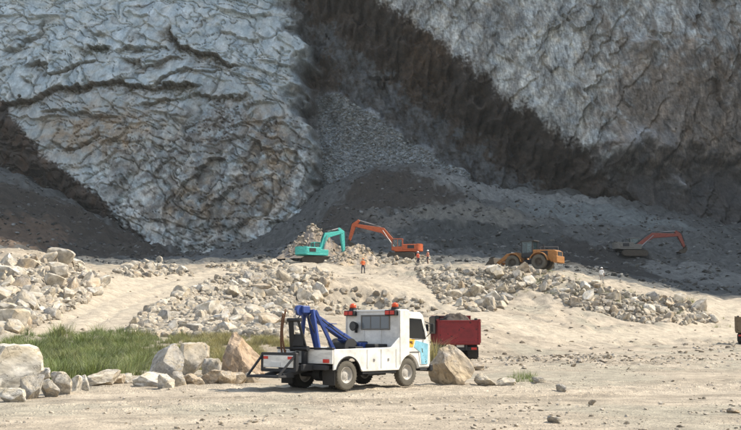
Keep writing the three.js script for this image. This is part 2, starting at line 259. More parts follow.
function cells(x, y, k) { // irregular joints: distance to the joint, and the block's own offset and tilt
  const i0 = Math.floor(x), j0 = Math.floor(y); let f1 = 9, f2 = 9, hi = 0, hj = 0, dx = 0, dy = 0;
  for (let j = j0 - 1; j <= j0 + 1; j++) for (let i = i0 - 1; i <= i0 + 1; i++) { const px = i + 0.1 + 0.8 * hash(i, j, k), py = j + 0.1 + 0.8 * hash(i, j, k + 1), d = Math.hypot(x - px, y - py); if (d < f1) { f2 = f1; f1 = d; hi = i; hj = j; dx = x - px; dy = y - py; } else if (d < f2) f2 = d; }
  return [f2 - f1, hash(hi, hj, k + 2) - 0.5, (hash(hi, hj, k + 3) - 0.5) * dx + (hash(hi, hj, k + 4) - 0.5) * dy];
}
function wall(X, Y) {
  const u0 = uOf(X), v0 = vOf(Y);
  const wu = fbm(X * 0.11, Y * 0.11, 3), wv = fbm(X * 0.11 + 40, Y * 0.11, 3), su = n2(X * 0.045, Y * 0.045) * 0.5;
  const u = u0 + wu * 12, v = v0 + wv * 12;
  // zones
  const left = 1 - ss(-10, 14, u - (286 + 0.16 * v + 10 * Math.sin(v * 0.05)) + wu * 6);        // slab mass on the west
  const sR = ((u0 - 400) * 165 - v0 * 190) / 251 + wu * 15 + 4 * n2(X * 0.5, Y * 0.2);                                   // above 0: east buttress
  const sL = ((u0 + 4) * 160 - (v0 - 103) * 182) / 242 + wu * 6 + 10 * blob(u0, v0, 60, 150, 40, 30);        // below 0: brown earth at the foot of the slab, shade in its colour
  let D = 214 + 0.30 * (Y - 22);
  const slab = 199 + 0.50 * (Y - 14) - 5 * blob(u, v, 170, 120, 130, 120);
  D = mix(D, slab, left);
  D += 7 * ss(0, -42, sL) * left;
  const butt = ss(-52, 2, sR); D -= 13 * butt * (1 - left);
  D += (1 - left) * butt * 5 * ss(150, 185, v) ;                                     // recess along the foot of the buttress
  D -= 4.5 * blob(u, v, 632, 146, 24, 13) + 3 * blob(u, v, 673, 190, 10, 9) + 3.5 * blob(u, v, 645, 45, 12, 10);
  D -= 3 * blob(u, v, 700, 60, 60, 60) + 2.5 * blob(u, v, 560, 60, 45, 70);
  D += 8 * blob(u, v, 305 + 0.1 * v, 90, 16, 110) * (1 - left);
  // scree cone in the hollow
  const apexX = (348 - 370.5) * U, dX = X - apexX, apexY = 53;
  const scree = 231 - (apexY - Y) * 1.05 - 0; const spread = ss(60, 84, v0) * (1 - ss(-7, 3, (u0 - 345) * 0.58 - (v0 - 84) * 0.81 + wu * 14)) * ss(300, 318, u0 - 0.12 * (v0 - 84) + wu * 8);
  const isScree = (1 - left) * spread; D = mix(D, Math.min(D - 1.2, scree), isScree);
  // detail
  const fu = 2.2 * n2(X * 0.6, Y * 0.6), fv = 2.2 * n2b(X * 0.6, Y * 0.6);
  const [lr, dirt] = lineField(u0 + wu * 9 + 0.6 * fu, v0 + wv * 9 + 0.6 * fv, ledges, true), [gr] = lineField(u0 + wu * 9 + 0.35 * fu, v0 + wv * 9 + 0.35 * fv, gullies, true);
  const a = X * 0.985 - Y * 0.17 + 3 * su, b = X * 0.17 + Y * 0.985 + 5.5 * n2(X * 0.026 + 7, Y * 0.04) + 2.2 * wv;
  const fr = (q) => q - Math.floor(q), msk = (x, y, lo, hi) => ss(lo, hi, n2b(x, y));
  // sheets of rock that overlap like shingles: each swells out downwards and ends in a sharp lip
  const q1 = -b / 6.2 + 0.5 * n2(X * 0.02, Y * 0.05) + 0.25 * wu, q2 = -(0.50 * X + 0.86 * Y) / 4.3 + 0.7 * n2(X * 0.03 + 8, Y * 0.03) + 0.3 * wv, q3 = -(b + 0.25 * a) / 1.9 + 0.4 * wv, q4 = -(0.45 * a - b) / 2.6 + 0.35 * wu;
  const sheets = fr(q1) * 1.9 * msk(X * 0.05 + Math.floor(q1) * 3.7, Y * 0.02, -0.05, 0.45) + fr(q2) * 1.25 * msk(X * 0.06 + Math.floor(q2) * 5.1, Y * 0.06 + 30, 0.05, 0.5) + fr(q3) * 0.3 * msk(X * 0.1 + Math.floor(q3) * 2.3, Y * 0.1 + 60, 0.1, 0.5) + fr(q4) * 0.55 * msk(X * 0.08 + Math.floor(q4) * 4.3, Y * 0.08 + 90, 0.1, 0.5);
  const lower = ss(95, 150, v + wu * 20) * left * ss(60, 150, u);                                  // broken lower part of the slab
  const A1 = cells(a / 9 + wu * 0.4, b / 4.2 + wv * 0.4, 11), A2 = cells(a / 3.4 + wu * 0.4, b / 1.6 + wv * 0.4, 23);
  const B1 = cells((X - 0.35 * Y) / 5 + wu * 0.4, (Y + 0.3 * X) / 8 + wv * 0.4, 51), B2 = cells((X - 0.4 * Y) / 1.9 + wu * 0.5, (Y + 0.3 * X) / 3.2 + wv * 0.5, 63), B3 = cells(X / 0.8 + wv * 0.5, Y / 1.2, 71);
  const vein = (x, y, w) => Math.max(0, 1 - Math.abs(n2(x, y)) / w);                               // thin open joints draped over the slab
  const vn = Math.max(vein(a * 0.03 + 0.25 * wu, b * 0.10 + 4, 0.045), 0.9 * vein(a * 0.05 + 31, b * 0.15 + 0.25 * wu, 0.05), 0.8 * vein((a + b) * 0.05 + 50, (b - 0.4 * a) * 0.09 + 0.25 * wv, 0.045));
  let rel = left * vn * 1.1 + left * ((1 - lower) * (-0.6 * sheets + A1[2] * 1.2 + lr * 1.4) + lower * (B1[1] * 1.0 + B1[2] * 3.0 + B2[1] * 0.3 + B2[2] * 1.3 + B3[2] * 0.25 - 0.3 * sheets));
  const sx = X + 0.12 * Y + 5 * su + 2 * wu;
  const vr = ridge(sx * 0.075, Y * 0.013 + 2, 3), vr2 = ridge(sx * 0.30 + 9, Y * 0.045, 3), R1 = cells((X - 0.3 * Y) / 10 + wu * 0.25, (Y + 0.2 * X) / 19 + wv * 0.25, 81), R2 = cells((X + 0.35 * Y) / 3.4 + wu * 0.3, (Y - 0.1 * X) / 6.5 + wv * 0.3, 93), R3 = cells(X / 1.2 + wu * 0.4, Y / 2.0 + wv * 0.3, 97);
  const rough = (1 - left) * (1 - isScree);
  rel += rough * butt * 0.55 * (-(vr - 0.6) * 3.5 - (vr2 - 0.6) * 1.1 + R1[1] * 1.6 + R1[2] * 7.0 + R2[1] * 0.4 + R2[2] * 2.2 + R3[2] * 0.9 - 0.8 * fr((X * 0.55 - Y * 0.2) / 2.2 + 0.8 * wu) * msk(X * 0.07, Y * 0.05 + 20, -0.1, 0.3) - 1.3 * fr((X - 0.62 * Y) / 7.5 + 0.4 * wv) * msk(X * 0.04 + 5, Y * 0.04, -0.2, 0.3) + gr * 1.6) + rough * (1 - butt) * (-(ridge(X * 0.1, Y * 0.05, 4) - 0.6) * 2.4 + R1[2] * 3 + R2[2] * 1.6 + R3[2] * 0.8 + fbm(X * 0.7, Y * 0.5, 3) * 0.7);
  rel += isScree * (fbm(X * 0.9, Y * 0.9, 3) * 0.7);
  rel += 0.18 * (1 - 0.7 * left) * fbm(X * 1.9, Y * 1.9, 2);
  D += rel;
  // wings beyond the frame: the wall bends towards the viewer on both sides
  D -= Math.max(0, X - 84) * 1.05 + Math.max(0, -X - 95) * 0.8;
  // colour of the stone, part of the flank shade mixed into the umber
  const f1 = fbm(X * 0.25, Y * 0.25, 4), f2 = fbm(X * 1.1, Y * 1.1, 3);
  const BLUE = [0.46, 0.54, 0.555], BUFF = [0.40, 0.335, 0.25], DARK = [0.17, 0.165, 0.155], SOIL = [0.23, 0.175, 0.12], UMB_SHADE = [0.080, 0.064, 0.050];
  let c = mix3([0.15, 0.16, 0.163], [0.075, 0.07, 0.063], clamp(0.45 + f2 * 0.9 + 0.7 * n2(X * 0.5 + 0.2 * Y, Y * 0.16) + f1 * 0.5));          // hollow
  const bl = mix3([0.43, 0.45, 0.43], [0.25, 0.215, 0.175], clamp(1.1 * ss(570, 630, u0 + f1 * 60) * ss(10, 80, v0 + f1 * 50) + f1 * 0.5));
  const bpatch = blob(u, v, 545, 60, 60, 70); let bc = mix3(bl, [0.56, 0.57, 0.52], clamp(bpatch * (0.5 + f1 * 2)));
  bc = bc.map((q) => q * (1 + 0.45 * R1[1] + 0.25 * R2[1]));
  bc = mix3(bc, [0.19, 0.175, 0.155], clamp(ss(-0.05, 0.4, fbm(X * 0.35, Y * 0.09, 5)) * 0.45 + ss(0.25, 0.6, fbm(X * 0.15 + 9, Y * 0.1, 5)) * 0.35));
  { const st = fbm(X * 0.9 + 0.15 * Y + 0.8 * wu, Y * 0.12, 4), st2 = fbm((X - 0.5 * Y) * 0.22 + 15, (Y + 0.5 * X) * 0.07, 5), st3 = fbm(X * 2.4, Y * 0.5, 3); bc = bc.map((q, i) => q * (1 + 0.5 * st + 0.6 * st2 + 0.6 * st3)); bc = mix3(bc, [0.20, 0.165, 0.125], clamp(ss(0.05, 0.4, fbm(X * 0.3 + 30, Y * 0.07, 3)) * ss(560, 640, u0)) * 0.6); }
  bc = mix3(bc, [0.085, 0.083, 0.082], 0.88 * ss(140, 185, v + f1 * 30));  // foot of the buttress darkened, its shade painted into the stone
  bc = mix3(bc, [0.46, 0.47, 0.47], clamp(blob(u, v, 632, 146, 22, 11) + blob(u, v, 673, 190, 8, 8) + 0.8 * blob(u, v, 646, 44, 9, 8)) * 0.85);
  bc = mix3(bc, [0.40, 0.36, 0.30], 0.6 * blob(u, v, 648, 48, 8, 6));
  const onB = ss(-7, 5, sR + f2 * 9 + 4 * fbm(X * 0.9, Y * 0.25, 3)); c = mix3(c, mix3(UMB_SHADE, [0.12, 0.085, 0.055], clamp(blob(u, v, 428, 52, 25, 30) * 1.2 + f2 * 0.5)), ss(-58, -50, sR + f1 * 22 + f2 * 8) * (1 - left));
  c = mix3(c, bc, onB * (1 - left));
  c = mix3(c, mix3(UMB_SHADE, [0.12, 0.092, 0.066], clamp(0.5 + f1)), (1 - left) * (1 - ss(17, 20, Math.abs(u0 - (309 + 0.15 * v0)) + f1 * 14 + f2 * 9)) * ss(25, 45, v0 + f2 * 20));
  c = mix3(c, mix3([0.40, 0.43, 0.44], [0.22, 0.235, 0.24], clamp(0.4 + f2 * 1.3 + 0.5 * n2(X * 2.4, Y * 2.4))), isScree);
  let sc = mix3(BLUE, [0.68, 0.745, 0.745], clamp(0.35 + f1 + A1[1] * 0.5));
  sc = mix3(sc, BUFF, clamp(1.1 * blob(u, v, 100, 135, 75, 36) * (0.9 + f1) + 1.25 * blob(u, v, 258, 165, 48, 66) * (0.8 + f1 * 1.2) + 0.8 * blob(u, v, 190, 215, 60, 40) * (0.8 + f1)) * (1 - 0.8 * blob(u, v, 235, 155, 16, 45)));
  sc = sc.map((q) => q * (1 + lower * (0.5 * B1[1] + 0.5 * B2[1] + 0.3 * B3[1]))); sc = mix3(sc, [0.20, 0.185, 0.165], clamp(1.1 * blob(u, v, 220, 122, 24, 26) * (0.6 + f2 * 2) + lower * ss(0.0, 0.4, fbm(X * 0.4, Y * 0.4, 4)) * 0.8));
  sc = mix3(sc, DARK, 0.5 * ss(0.22, 0.55, fbm(a * 0.10 + 4, b * 0.5, 4)));        // dark weathering streaks along the sheets
  sc = mix3(sc, mix3(SOIL, [0.13, 0.145, 0.09], clamp(blob(u, v, 84, 30, 20, 14) + blob(u, v, 185, 100, 20, 12) + f2)), clamp(dirt * (0.8 + f2 * 0.9)));
  sc = mix3(sc, mix3(UMB_SHADE, [0.12, 0.08, 0.052], clamp(f1 * 1.5 + 0.8 * blob(u, v, 15, 190, 25, 40))), ss(3, -2, sL + f2 * 5));
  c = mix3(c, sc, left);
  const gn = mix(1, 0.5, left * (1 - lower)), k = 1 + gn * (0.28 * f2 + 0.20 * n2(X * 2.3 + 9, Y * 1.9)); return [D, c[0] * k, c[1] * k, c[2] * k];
}
{
  const xs = spaced([[-190, 6], [-90, 0.19], [92, 0.19], [110, 3], [230, 6]]), ys = spaced([[-2, 1.5], [8, 0.19], [84, 0.19], [92, 3], [142, 4]]);
  const nx = xs.length, ny = ys.length, pos = new Float32Array(nx * ny * 3), col = new Float32Array(nx * ny * 3), uv = new Float32Array(nx * ny * 2), idx = [];
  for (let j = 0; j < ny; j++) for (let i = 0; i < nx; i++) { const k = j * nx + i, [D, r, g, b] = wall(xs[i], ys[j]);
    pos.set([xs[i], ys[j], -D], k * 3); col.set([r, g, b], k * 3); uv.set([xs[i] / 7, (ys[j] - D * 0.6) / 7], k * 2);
    if (i && j) { const a = k - nx - 1, bb = k - nx, c = k - 1; idx.push(a, bb, c, bb, k, c); } }
  const g = new THREE.BufferGeometry(); g.setAttribute('position', new THREE.BufferAttribute(pos, 3)); g.setAttribute('color', new THREE.BufferAttribute(col, 3)); g.setAttribute('uv', new THREE.BufferAttribute(uv, 2)); g.setIndex(idx); g.computeVertexNormals();
  const cliff = add(new THREE.Mesh(g, new THREE.MeshStandardMaterial({ vertexColors: true, map: cliffTex, bumpMap: rockBump, bumpScale: 0.06, roughness: 0.93 })), 'quarry_cliff');
  tag(cliff, 'tall blasted rock wall of grey slabs and brown earth with painted shade behind the quarry', 'cliff', null, 'structure');
  console.log('cliff', nx, ny);
}
{ // the mountain shoulder east of the frame, which keeps the wall and the waste slope in the shade
  const prof = [[60, 2], [112, 7], [128, 22], [150, 84], [190, 190], [225, 270], [330, 310], [430, 200]];
  const ph = (d) => { for (let i = 0; i + 1 < prof.length; i++) if (d < prof[i + 1][0]) return mix(prof[i][1], prof[i + 1][1], clamp((d - prof[i][0]) / (prof[i + 1][0] - prof[i][0]))); return 150; };
  const nx = 70, nd = 90, pos = [], col = [], uv = [], idx = [];
  for (let j = 0; j < nd; j++) for (let i = 0; i < nx; i++) { const x = 84 + i * 3.6, d = 60 + j * 4.1, k = j * nx + i;
    const h = ph(d + fbm(x * 0.02, d * 0.02, 3) * 16) * ss(84, 124, x + 4 * fbm(d * 0.05, x * 0.05, 3)) * (1 - 0.5 * ss(190, 330, x)) + fbm(x * 0.08, d * 0.08, 4) * 4 - 2;
    pos.push(x, h, -d); const f = fbm(x * 0.1, d * 0.1, 3); col.push(0.2 + 0.08 * f, 0.2 + 0.08 * f, 0.19 + 0.07 * f); uv.push(x / 7, (d + h) / 7);
    if (i && j) { const a = k - nx - 1, b = k - nx, c = k - 1; idx.push(a, b, c, b, k, c); } }
  const g = new THREE.BufferGeometry(); g.setAttribute('position', new THREE.Float32BufferAttribute(pos, 3)); g.setAttribute('color', new THREE.Float32BufferAttribute(col, 3)); g.setAttribute('uv', new THREE.Float32BufferAttribute(uv, 2)); g.setIndex(idx); g.computeVertexNormals();
  tag(add(new THREE.Mesh(g, new THREE.MeshStandardMaterial({ vertexColors: true, map: rockTex, bumpMap: rockBump, bumpScale: 0.3, roughness: 0.95 })), 'mountain'), 'rocky mountain shoulder rising beside the quarry wall', 'mountain', null, 'structure');
}
// ------------------------------------------------------------------ materials of things
const M = {};
const std = (name, rgb, rough = 0.6, extra = {}) => (M[name] = new THREE.MeshStandardMaterial({ color: new THREE.Color().setRGB(...rgb), roughness: rough, ...extra }));
const dirtRep = rep(dirtTex, 0.7), wornRep = rep(wornTex, 0.9);
const paint = (name, rgb, rough = 0.4) => (M[name] = new THREE.MeshPhysicalMaterial({ color: new THREE.Color().setRGB(...rgb), roughness: rough + 0.1, map: name === 'white' ? dirtRep : wornRep, clearcoat: name === 'white' ? 0.25 : 0.08, clearcoatRoughness: 0.5 }));
paint('white', [0.84, 0.84, 0.83]); paint('skyblue', [0.28, 0.62, 0.82]); paint('amber', [0.85, 0.48, 0.06]); paint('blue', [0.03, 0.075, 0.33], 0.45);
paint('red', [0.27, 0.014, 0.018], 0.5); paint('redarm', [0.30, 0.075, 0.05], 0.6); paint('teal', [0.08, 0.62, 0.58], 0.45); paint('orange', [0.62, 0.13, 0.035], 0.5);
paint('loader', [0.42, 0.19, 0.05], 0.6); paint('khaki', [0.20, 0.15, 0.09], 0.6); paint('palegrey', [0.21, 0.205, 0.19], 0.6); paint('rust', [0.20, 0.055, 0.03], 0.75);
std('chassis', [0.025, 0.025, 0.026], 0.7); std('rubber', [0.035, 0.033, 0.031], 0.9, { map: rep(dirtTex, 2), bumpMap: rockBump, bumpScale: 0.004 }); std('dustyrubber', [0.13, 0.12, 0.10], 0.95, { map: rep(dirtTex, 2) });
std('rim', [0.42, 0.39, 0.34], 0.6); std('steel', [0.32, 0.31, 0.30], 0.45, { metalness: 0.7 }); std('darkglass', [0.012, 0.014, 0.016], 0.08); std('paleglass', [0.16, 0.18, 0.19], 0.12); std('undercarriage', [0.09, 0.075, 0.06], 0.9, { map: rep(dirtTex, 1) });
std('redlens', [0.55, 0.03, 0.015], 0.25); std('domelens', [0.70, 0.09, 0.025], 0.2); std('chain', [0.16, 0.075, 0.035], 0.8); std('plate', [0.62, 0.62, 0.58], 0.5); std('deck', [0.10, 0.095, 0.09], 0.85, { map: rep(dirtTex, 1) });
std('black', [0.012, 0.012, 0.013], 0.6); std('headlamp', [0.7, 0.7, 0.68], 0.15);
M.glass = new THREE.MeshPhysicalMaterial({ color: new THREE.Color().setRGB(0.72, 0.8, 0.8), roughness: 0.05, transmission: 1, thickness: 0 });
const rockMat = (r, g, b, s = 1) => new THREE.MeshStandardMaterial({ color: new THREE.Color().setRGB(r * s, g * s, b * s), map: rockTex, bumpMap: rockBump, bumpScale: 0.03, roughness: 0.92 });
const RM = { cream: rockMat(0.68, 0.60, 0.475), pale: rockMat(0.80, 0.735, 0.62), tan: rockMat(0.60, 0.49, 0.36), grey: rockMat(0.56, 0.51, 0.43), brown: rockMat(0.55, 0.41, 0.28), dark: rockMat(0.30, 0.27, 0.23), buff: rockMat(0.66, 0.55, 0.41) };

// ------------------------------------------------------------------ rocks
function rockGeo(det, cuts, sx, sy, sz, noise = 0.05, block = 4) {
  const g = new THREE.IcosahedronGeometry(1, det), p = g.attributes.position, planes = [];
  for (let k = 0; k < cuts; k++) { const n = V(rr(-1, 1), rr(-0.8, 1), rr(-1, 1)).normalize(); planes.push([n, rr(0.52, 0.86)]); }
  const o = rr(0, 90), q = new THREE.Vector3();
  for (let i = 0; i < p.count; i++) {
    q.fromBufferAttribute(p, i); const l = Math.pow(Math.abs(q.x) ** block + Math.abs(q.y) ** block + Math.abs(q.z) ** block, 1 / block); q.divideScalar(l);
    for (const [n, d] of planes) { const e = q.dot(n) - d; if (e > 0) q.addScaledVector(n, -e); }
    const f = 1 + noise * (n3(q.x * 1.6 + o, q.y * 1.6, q.z * 1.6) + 0.5 * n3(q.x * 4 + o, q.y * 4, q.z * 4) + 0.3 * n3(q.x * 9, q.y * 9 + o, q.z * 9)); q.multiplyScalar(f);
    p.setXYZ(i, q.x * sx, q.y * sy, q.z * sz);
  }
  g.deleteAttribute('normal'); g.deleteAttribute('uv');
  const c = toCreasedNormals(g, 0.6), P = c.attributes.position, uv = new Float32Array(P.count * 2), a = V(0, 0, 0), b = V(0, 0, 0), d = V(0, 0, 0);
  for (let i = 0; i < P.count; i += 3) { a.fromBufferAttribute(P, i); b.fromBufferAttribute(P, i + 1); d.fromBufferAttribute(P, i + 2); b.sub(a); d.sub(a); b.cross(d); const X = Math.abs(b.x), Y = Math.abs(b.y), Z = Math.abs(b.z);
    for (let k = i; k < i + 3; k++) { const x = P.getX(k), y = P.getY(k), z = P.getZ(k); uv.set(X > Y && X > Z ? [z * 0.55 + o, y * 0.55] : Y > Z ? [x * 0.55 + o, z * 0.55] : [x * 0.55 + o, y * 0.55], k * 2); } }
  c.setAttribute('uv', new THREE.BufferAttribute(uv, 2)); return c;
}
const blockGeos = []; for (let i = 0; i < 14; i++) blockGeos.push(rockGeo(3, 9, 0.5, rr(0.3, 0.42), rr(0.36, 0.5), 0.05, 5));
// named rocks of the yard: [centre column, foot row, width px, height px, tone, name, label, group]
const rowLabel = 'pale broken block in the row of rocks edging the grass', rowGroup = 'rocks in a row along the grass';
const row2 = 'low rock in the line at the foot of the big boulders', row2Group = 'low rocks before the boulders';
const rocks = [
  [2, 388, 64, 44, 'pale', 'huge pale cream boulder at the end of the rock row', null],
  [9, 400, 24, 14, 'pale', 'low flat pale slab lying before the huge cream boulder', null],
  [27, 397, 25, 24, 'grey', 'squat grey block leaning beside the huge cream boulder', null],
  [46, 396, 22, 18, 'grey', rowLabel, rowGroup], [62, 394, 18, 20, 'cream', rowLabel, rowGroup], [74, 391, 12, 17, 'pale', rowLabel, rowGroup], [84, 390, 9, 16, 'pale', rowLabel, rowGroup],
  [100, 386, 30, 16, 'cream', rowLabel, rowGroup], [113, 384, 18, 10, 'buff', rowLabel, rowGroup], [124, 383, 14, 10, 'pale', rowLabel, rowGroup], [40, 381, 18, 14, 'pale', rowLabel, rowGroup], [56, 382, 16, 12, 'cream', rowLabel, rowGroup],
  [164, 378, 36, 34, 'grey', 'rounded grey boulder with a sloping top behind the low rocks', null], [187, 375, 38, 33, 'cream', 'broad cream boulder with a ragged crown beside the rounded grey one', null], [166, 366, 22, 20, 'pale', 'pale boulder peeping over the rounded grey boulder', null],
  [211, 376, 20, 18, 'grey', 'small grey boulder between the cream and the rusty brown boulders', null], [240, 381, 46, 50, 'brown', 'tall pointed rusty brown boulder beside the tow truck', null],
  [148, 387, 34, 15, 'pale', row2, row2Group], [165, 389, 18, 15, 'pale', row2, row2Group], [178, 387, 15, 17, 'cream', row2, row2Group], [193, 385, 20, 12, 'tan', row2, row2Group], [210, 384, 26, 15, 'tan', row2, row2Group], [226, 384, 18, 14, 'buff', row2, row2Group], [238, 383, 15, 12, 'buff', row2, row2Group], [252, 382, 16, 11, 'buff', row2, row2Group],
  [453, 384, 46, 40, 'buff', 'large tan boulder with a pointed top beside the tow truck', null], [486, 384, 22, 12, 'cream', 'flat cream rock beside the large tan pointed boulder', null], [472, 371, 26, 10, 'tan', 'brown rock in the dirt under the red tailgate', null],
  [507, 384, 20, 9, 'cream', 'low rock beside the green weed', null], [540, 382, 14, 6, 'grey', 'small flat grey stone past the green weed', null],
  [562, 391, 11, 8, 'grey', 'lone dusty stone lying loose on the bare yard', 'stones lying loose on the yard'], [713, 386, 9, 6, 'tan', 'lone dusty stone lying loose on the bare yard', 'stones lying loose on the yard'], [593, 403, 8, 5, 'tan', 'lone dusty stone lying loose on the bare yard', 'stones lying loose on the yard'], [556, 422, 15, 7, 'grey', 'lone dusty stone lying loose on the bare yard', 'stones lying loose on the yard'], [735, 413, 12, 5, 'tan', 'lone dusty stone lying loose on the bare yard', 'stones lying loose on the yard'],
];
for (const [px, py, w, h, tone, label, group] of rocks) {
  const d = EYE * FOC / (py - HORIZON), s = d / FOC, p = at(px, py, d); const W = w * s, H = h * s, pointed = /pointed/.test(label);
  const g = rockGeo(W > 0.5 ? 9 : 4, 8, 0.5, 0.5, 0.5, 0.06, pointed ? 2.6 : 5);
  if (pointed) { const P = g.attributes.position; for (let i = 0; i < P.count; i++) { const t = clamp(P.getY(i) + 0.5), k = mix(1.12, px > 400 ? 0.42 : 0.62, t * t), sh = px > 400 ? -0.26 : 0.0; P.setX(i, P.getX(i) * k + sh * t); P.setZ(i, P.getZ(i) * k); } g.computeVertexNormals(); }
  g.computeBoundingBox(); const b = g.boundingBox; g.translate(-(b.min.x + b.max.x) / 2, -b.min.y, -(b.min.z + b.max.z) / 2); g.scale(W / (b.max.x - b.min.x), H * 1.12 / (b.max.y - b.min.y), W * rr(0.75, 0.95) / (b.max.z - b.min.z));
  const m = add(new THREE.Mesh(g, RM[tone]), 'boulder'); m.position.set(p.x, land(p.x, p.z - W * 0.4) - H * 0.12, p.z - W * 0.4); tag(m, label, 'rock', group);
}
const inside = (x, y, P) => { let c = false; for (let i = 0, j = P.length - 1; i < P.length; j = i++) if ((P[i][1] > y) !== (P[j][1] > y) && x < (P[j][0] - P[i][0]) * (y - P[i][1]) / (P[j][1] - P[i][1]) + P[i][0]) c = !c; return c; };
const heaps = [ // outline (photo pixels on the ground), boulders, sizes in m, rubble count, label, group
  [[[-8, 275], [5, 262], [55, 258], [82, 268], [103, 287], [84, 304], [48, 320], [20, 334], [-8, 337]], 92, 0.8, 2.1, 3600, 'angular boulder in the heap beside the dirt ramp', 'boulders heaped below the dust cone'],
  [[[118, 274], [135, 266], [160, 262], [185, 271], [192, 277], [130, 279]], 26, 0.9, 2.0, 500, 'block in the small rock pile on the terrace edge', 'rock pile on the terrace edge'],
  [[[128, 337], [150, 312], [205, 286], [235, 275], [300, 268], [332, 276], [322, 292], [305, 337]], 105, 0.8, 1.8, 7000, 'blasted rock in the long heap behind the grass', 'rocks of the long heap behind the grass'],
  [[[415, 270], [447, 268], [462, 298], [445, 306]], 12, 0.7, 1.5, 600, 'rock on the bank above the red dump truck', 'rocks on the bank'],
  [[[480, 270], [515, 267], [560, 276], [600, 286], [660, 297], [700, 309], [720, 321], [690, 325], [640, 325], [580, 310], [545, 294]], 62, 0.8, 2.0, 900, 'rough rock along the ridge below the wheel loader', 'rocks along the ridge'],
  [[[440, 271], [500, 270], [525, 290], [505, 300], [465, 302], [450, 292]], 12, 0.7, 1.6, 420, 'rock on the grey bank below the loader', 'rocks on the grey bank'],
  [[[318, 294], [360, 288], [420, 301], [440, 313], [400, 319], [330, 317]], 6, 0.5, 1.0, 130, 'rock on the dirt bank behind the tow truck', 'rocks on the dirt bank'],
  [[[455, 297], [500, 287], [512, 300], [497, 313], [460, 311]], 14, 1.0, 2.0, 200, 'weathered block at the foot of the ridge', 'blocks at the foot of the ridge'],
  [[[335, 262], [350, 259], [430, 258], [432, 265], [380, 266]], 14, 0.6, 1.2, 250, 'rock on the terrace rim under the orange excavator', 'rocks on the terrace rim'],
  [[[200, 268], [290, 261], [296, 265], [240, 272]], 8, 0.6, 1.2, 160, 'rock on the terrace behind the long heap', 'rocks behind the long heap'],
];
const toneWord = { cream: 'cream', pale: 'whitish', tan: 'tan', grey: 'grey', buff: 'yellowish', dark: 'dark', brown: 'rusty brown' };
const tones = ['cream', 'cream', 'pale', 'cream', 'pale', 'tan', 'grey', 'buff', 'cream', 'grey'], smalls = [];
for (const [poly, n, s0, s1, nr, label, group] of heaps) {
  const x0 = Math.min(...poly.map((p) => p[0])), x1 = Math.max(...poly.map((p) => p[0])), y0 = Math.min(...poly.map((p) => p[1])), y1 = Math.max(...poly.map((p) => p[1]));
  const pick = () => { for (let k = 0; k < 60; k++) { const x = rr(x0, x1), y = rr(y0, y1); if (inside(x, y, poly)) { const p = hit(x, y, 52); if (p && -p.z < 150) return p; } } return null; };
  const placed = [];
  for (let k = 0; k < n; k++) {
    let p = null, s = s0 + (s1 - s0) * Math.pow(rnd(), 1.7);
    for (let t = 0; t < 12; t++) { p = pick(); if (!p) break; if (placed.every(([q, r]) => Math.hypot(q.x - p.x, (q.z - p.z) * 0.8) > (s + r) * 0.36)) break; }
    if (!p) continue; placed.push([p, s]);
    const tone = tones[Math.floor(rnd() * tones.length)], m = add(new THREE.Mesh(blockGeos[Math.floor(rnd() * blockGeos.length)], RM[tone]), 'boulder');
    m.scale.set(s * rr(0.9, 1.4), s * rr(0.85, 1.25), s * rr(0.8, 1.1)); m.rotation.set(rr(-0.5, 0.5), rr(0, 6.28), rr(-0.6, 0.6)); m.position.set(p.x, p.y + s * 0.16, p.z);
    tag(m, (s > mix(s0, s1, 0.55) ? 'big ' : s < mix(s0, s1, 0.12) ? 'small ' : '') + toneWord[tone] + ' ' + label, 'rock', group);
  }
  for (let k = 0; k < nr; k++) { const p = pick(); if (p) { const s = 0.16 + 0.75 * Math.pow(rnd(), 1.8); smalls.push([p.x, p.y + s * 0.12, p.z, s]); } }
}
const pebbleGeo = rockGeo(1, 6, 0.5, 0.34, 0.44, 0.05, 4), stoneGeo = rockGeo(2, 8, 0.5, 0.38, 0.46, 0.05, 5);
function scatter(name, label, category, list, geo, mat, tint) {
  const im = new THREE.InstancedMesh(geo, mat, list.length), o = new THREE.Object3D(), c = new THREE.Color();
  list.forEach(([x, y, z, s, nx], i) => { o.position.set(x, y, z); o.rotation.set(rr(-0.5, 0.5), rr(0, 6.28), rr(-0.5, 0.5)); o.scale.set(s * rr(0.8, 1.3), s * rr(0.7, 1.2), s * rr(0.8, 1.2)); o.updateMatrix(); im.setMatrixAt(i, o.matrix); im.setColorAt(i, c.setRGB(...tint())); });
  add(im, name); tag(im, label, category, null, 'stuff'); return im;
}
const warmTint = () => { const k = rr(0.55, 1.1), w = rr(0, 1); return [k * mix(0.72, 0.66, w), k * mix(0.65, 0.565, w), k * mix(0.53, 0.44, w)]; };
const coldTint = () => { const k = rr(0.45, 1.3), w = rnd() ** 2; return [k * mix(0.40, 0.40, w), k * mix(0.46, 0.40, w), k * mix(0.48, 0.37, w)]; };
const grainMat = new THREE.MeshStandardMaterial({ map: rockTex, roughness: 0.95 });
scatter('rubble', 'loose pale rubble filling the rock heaps', 'rubble', smalls, stoneGeo, grainMat, warmTint);
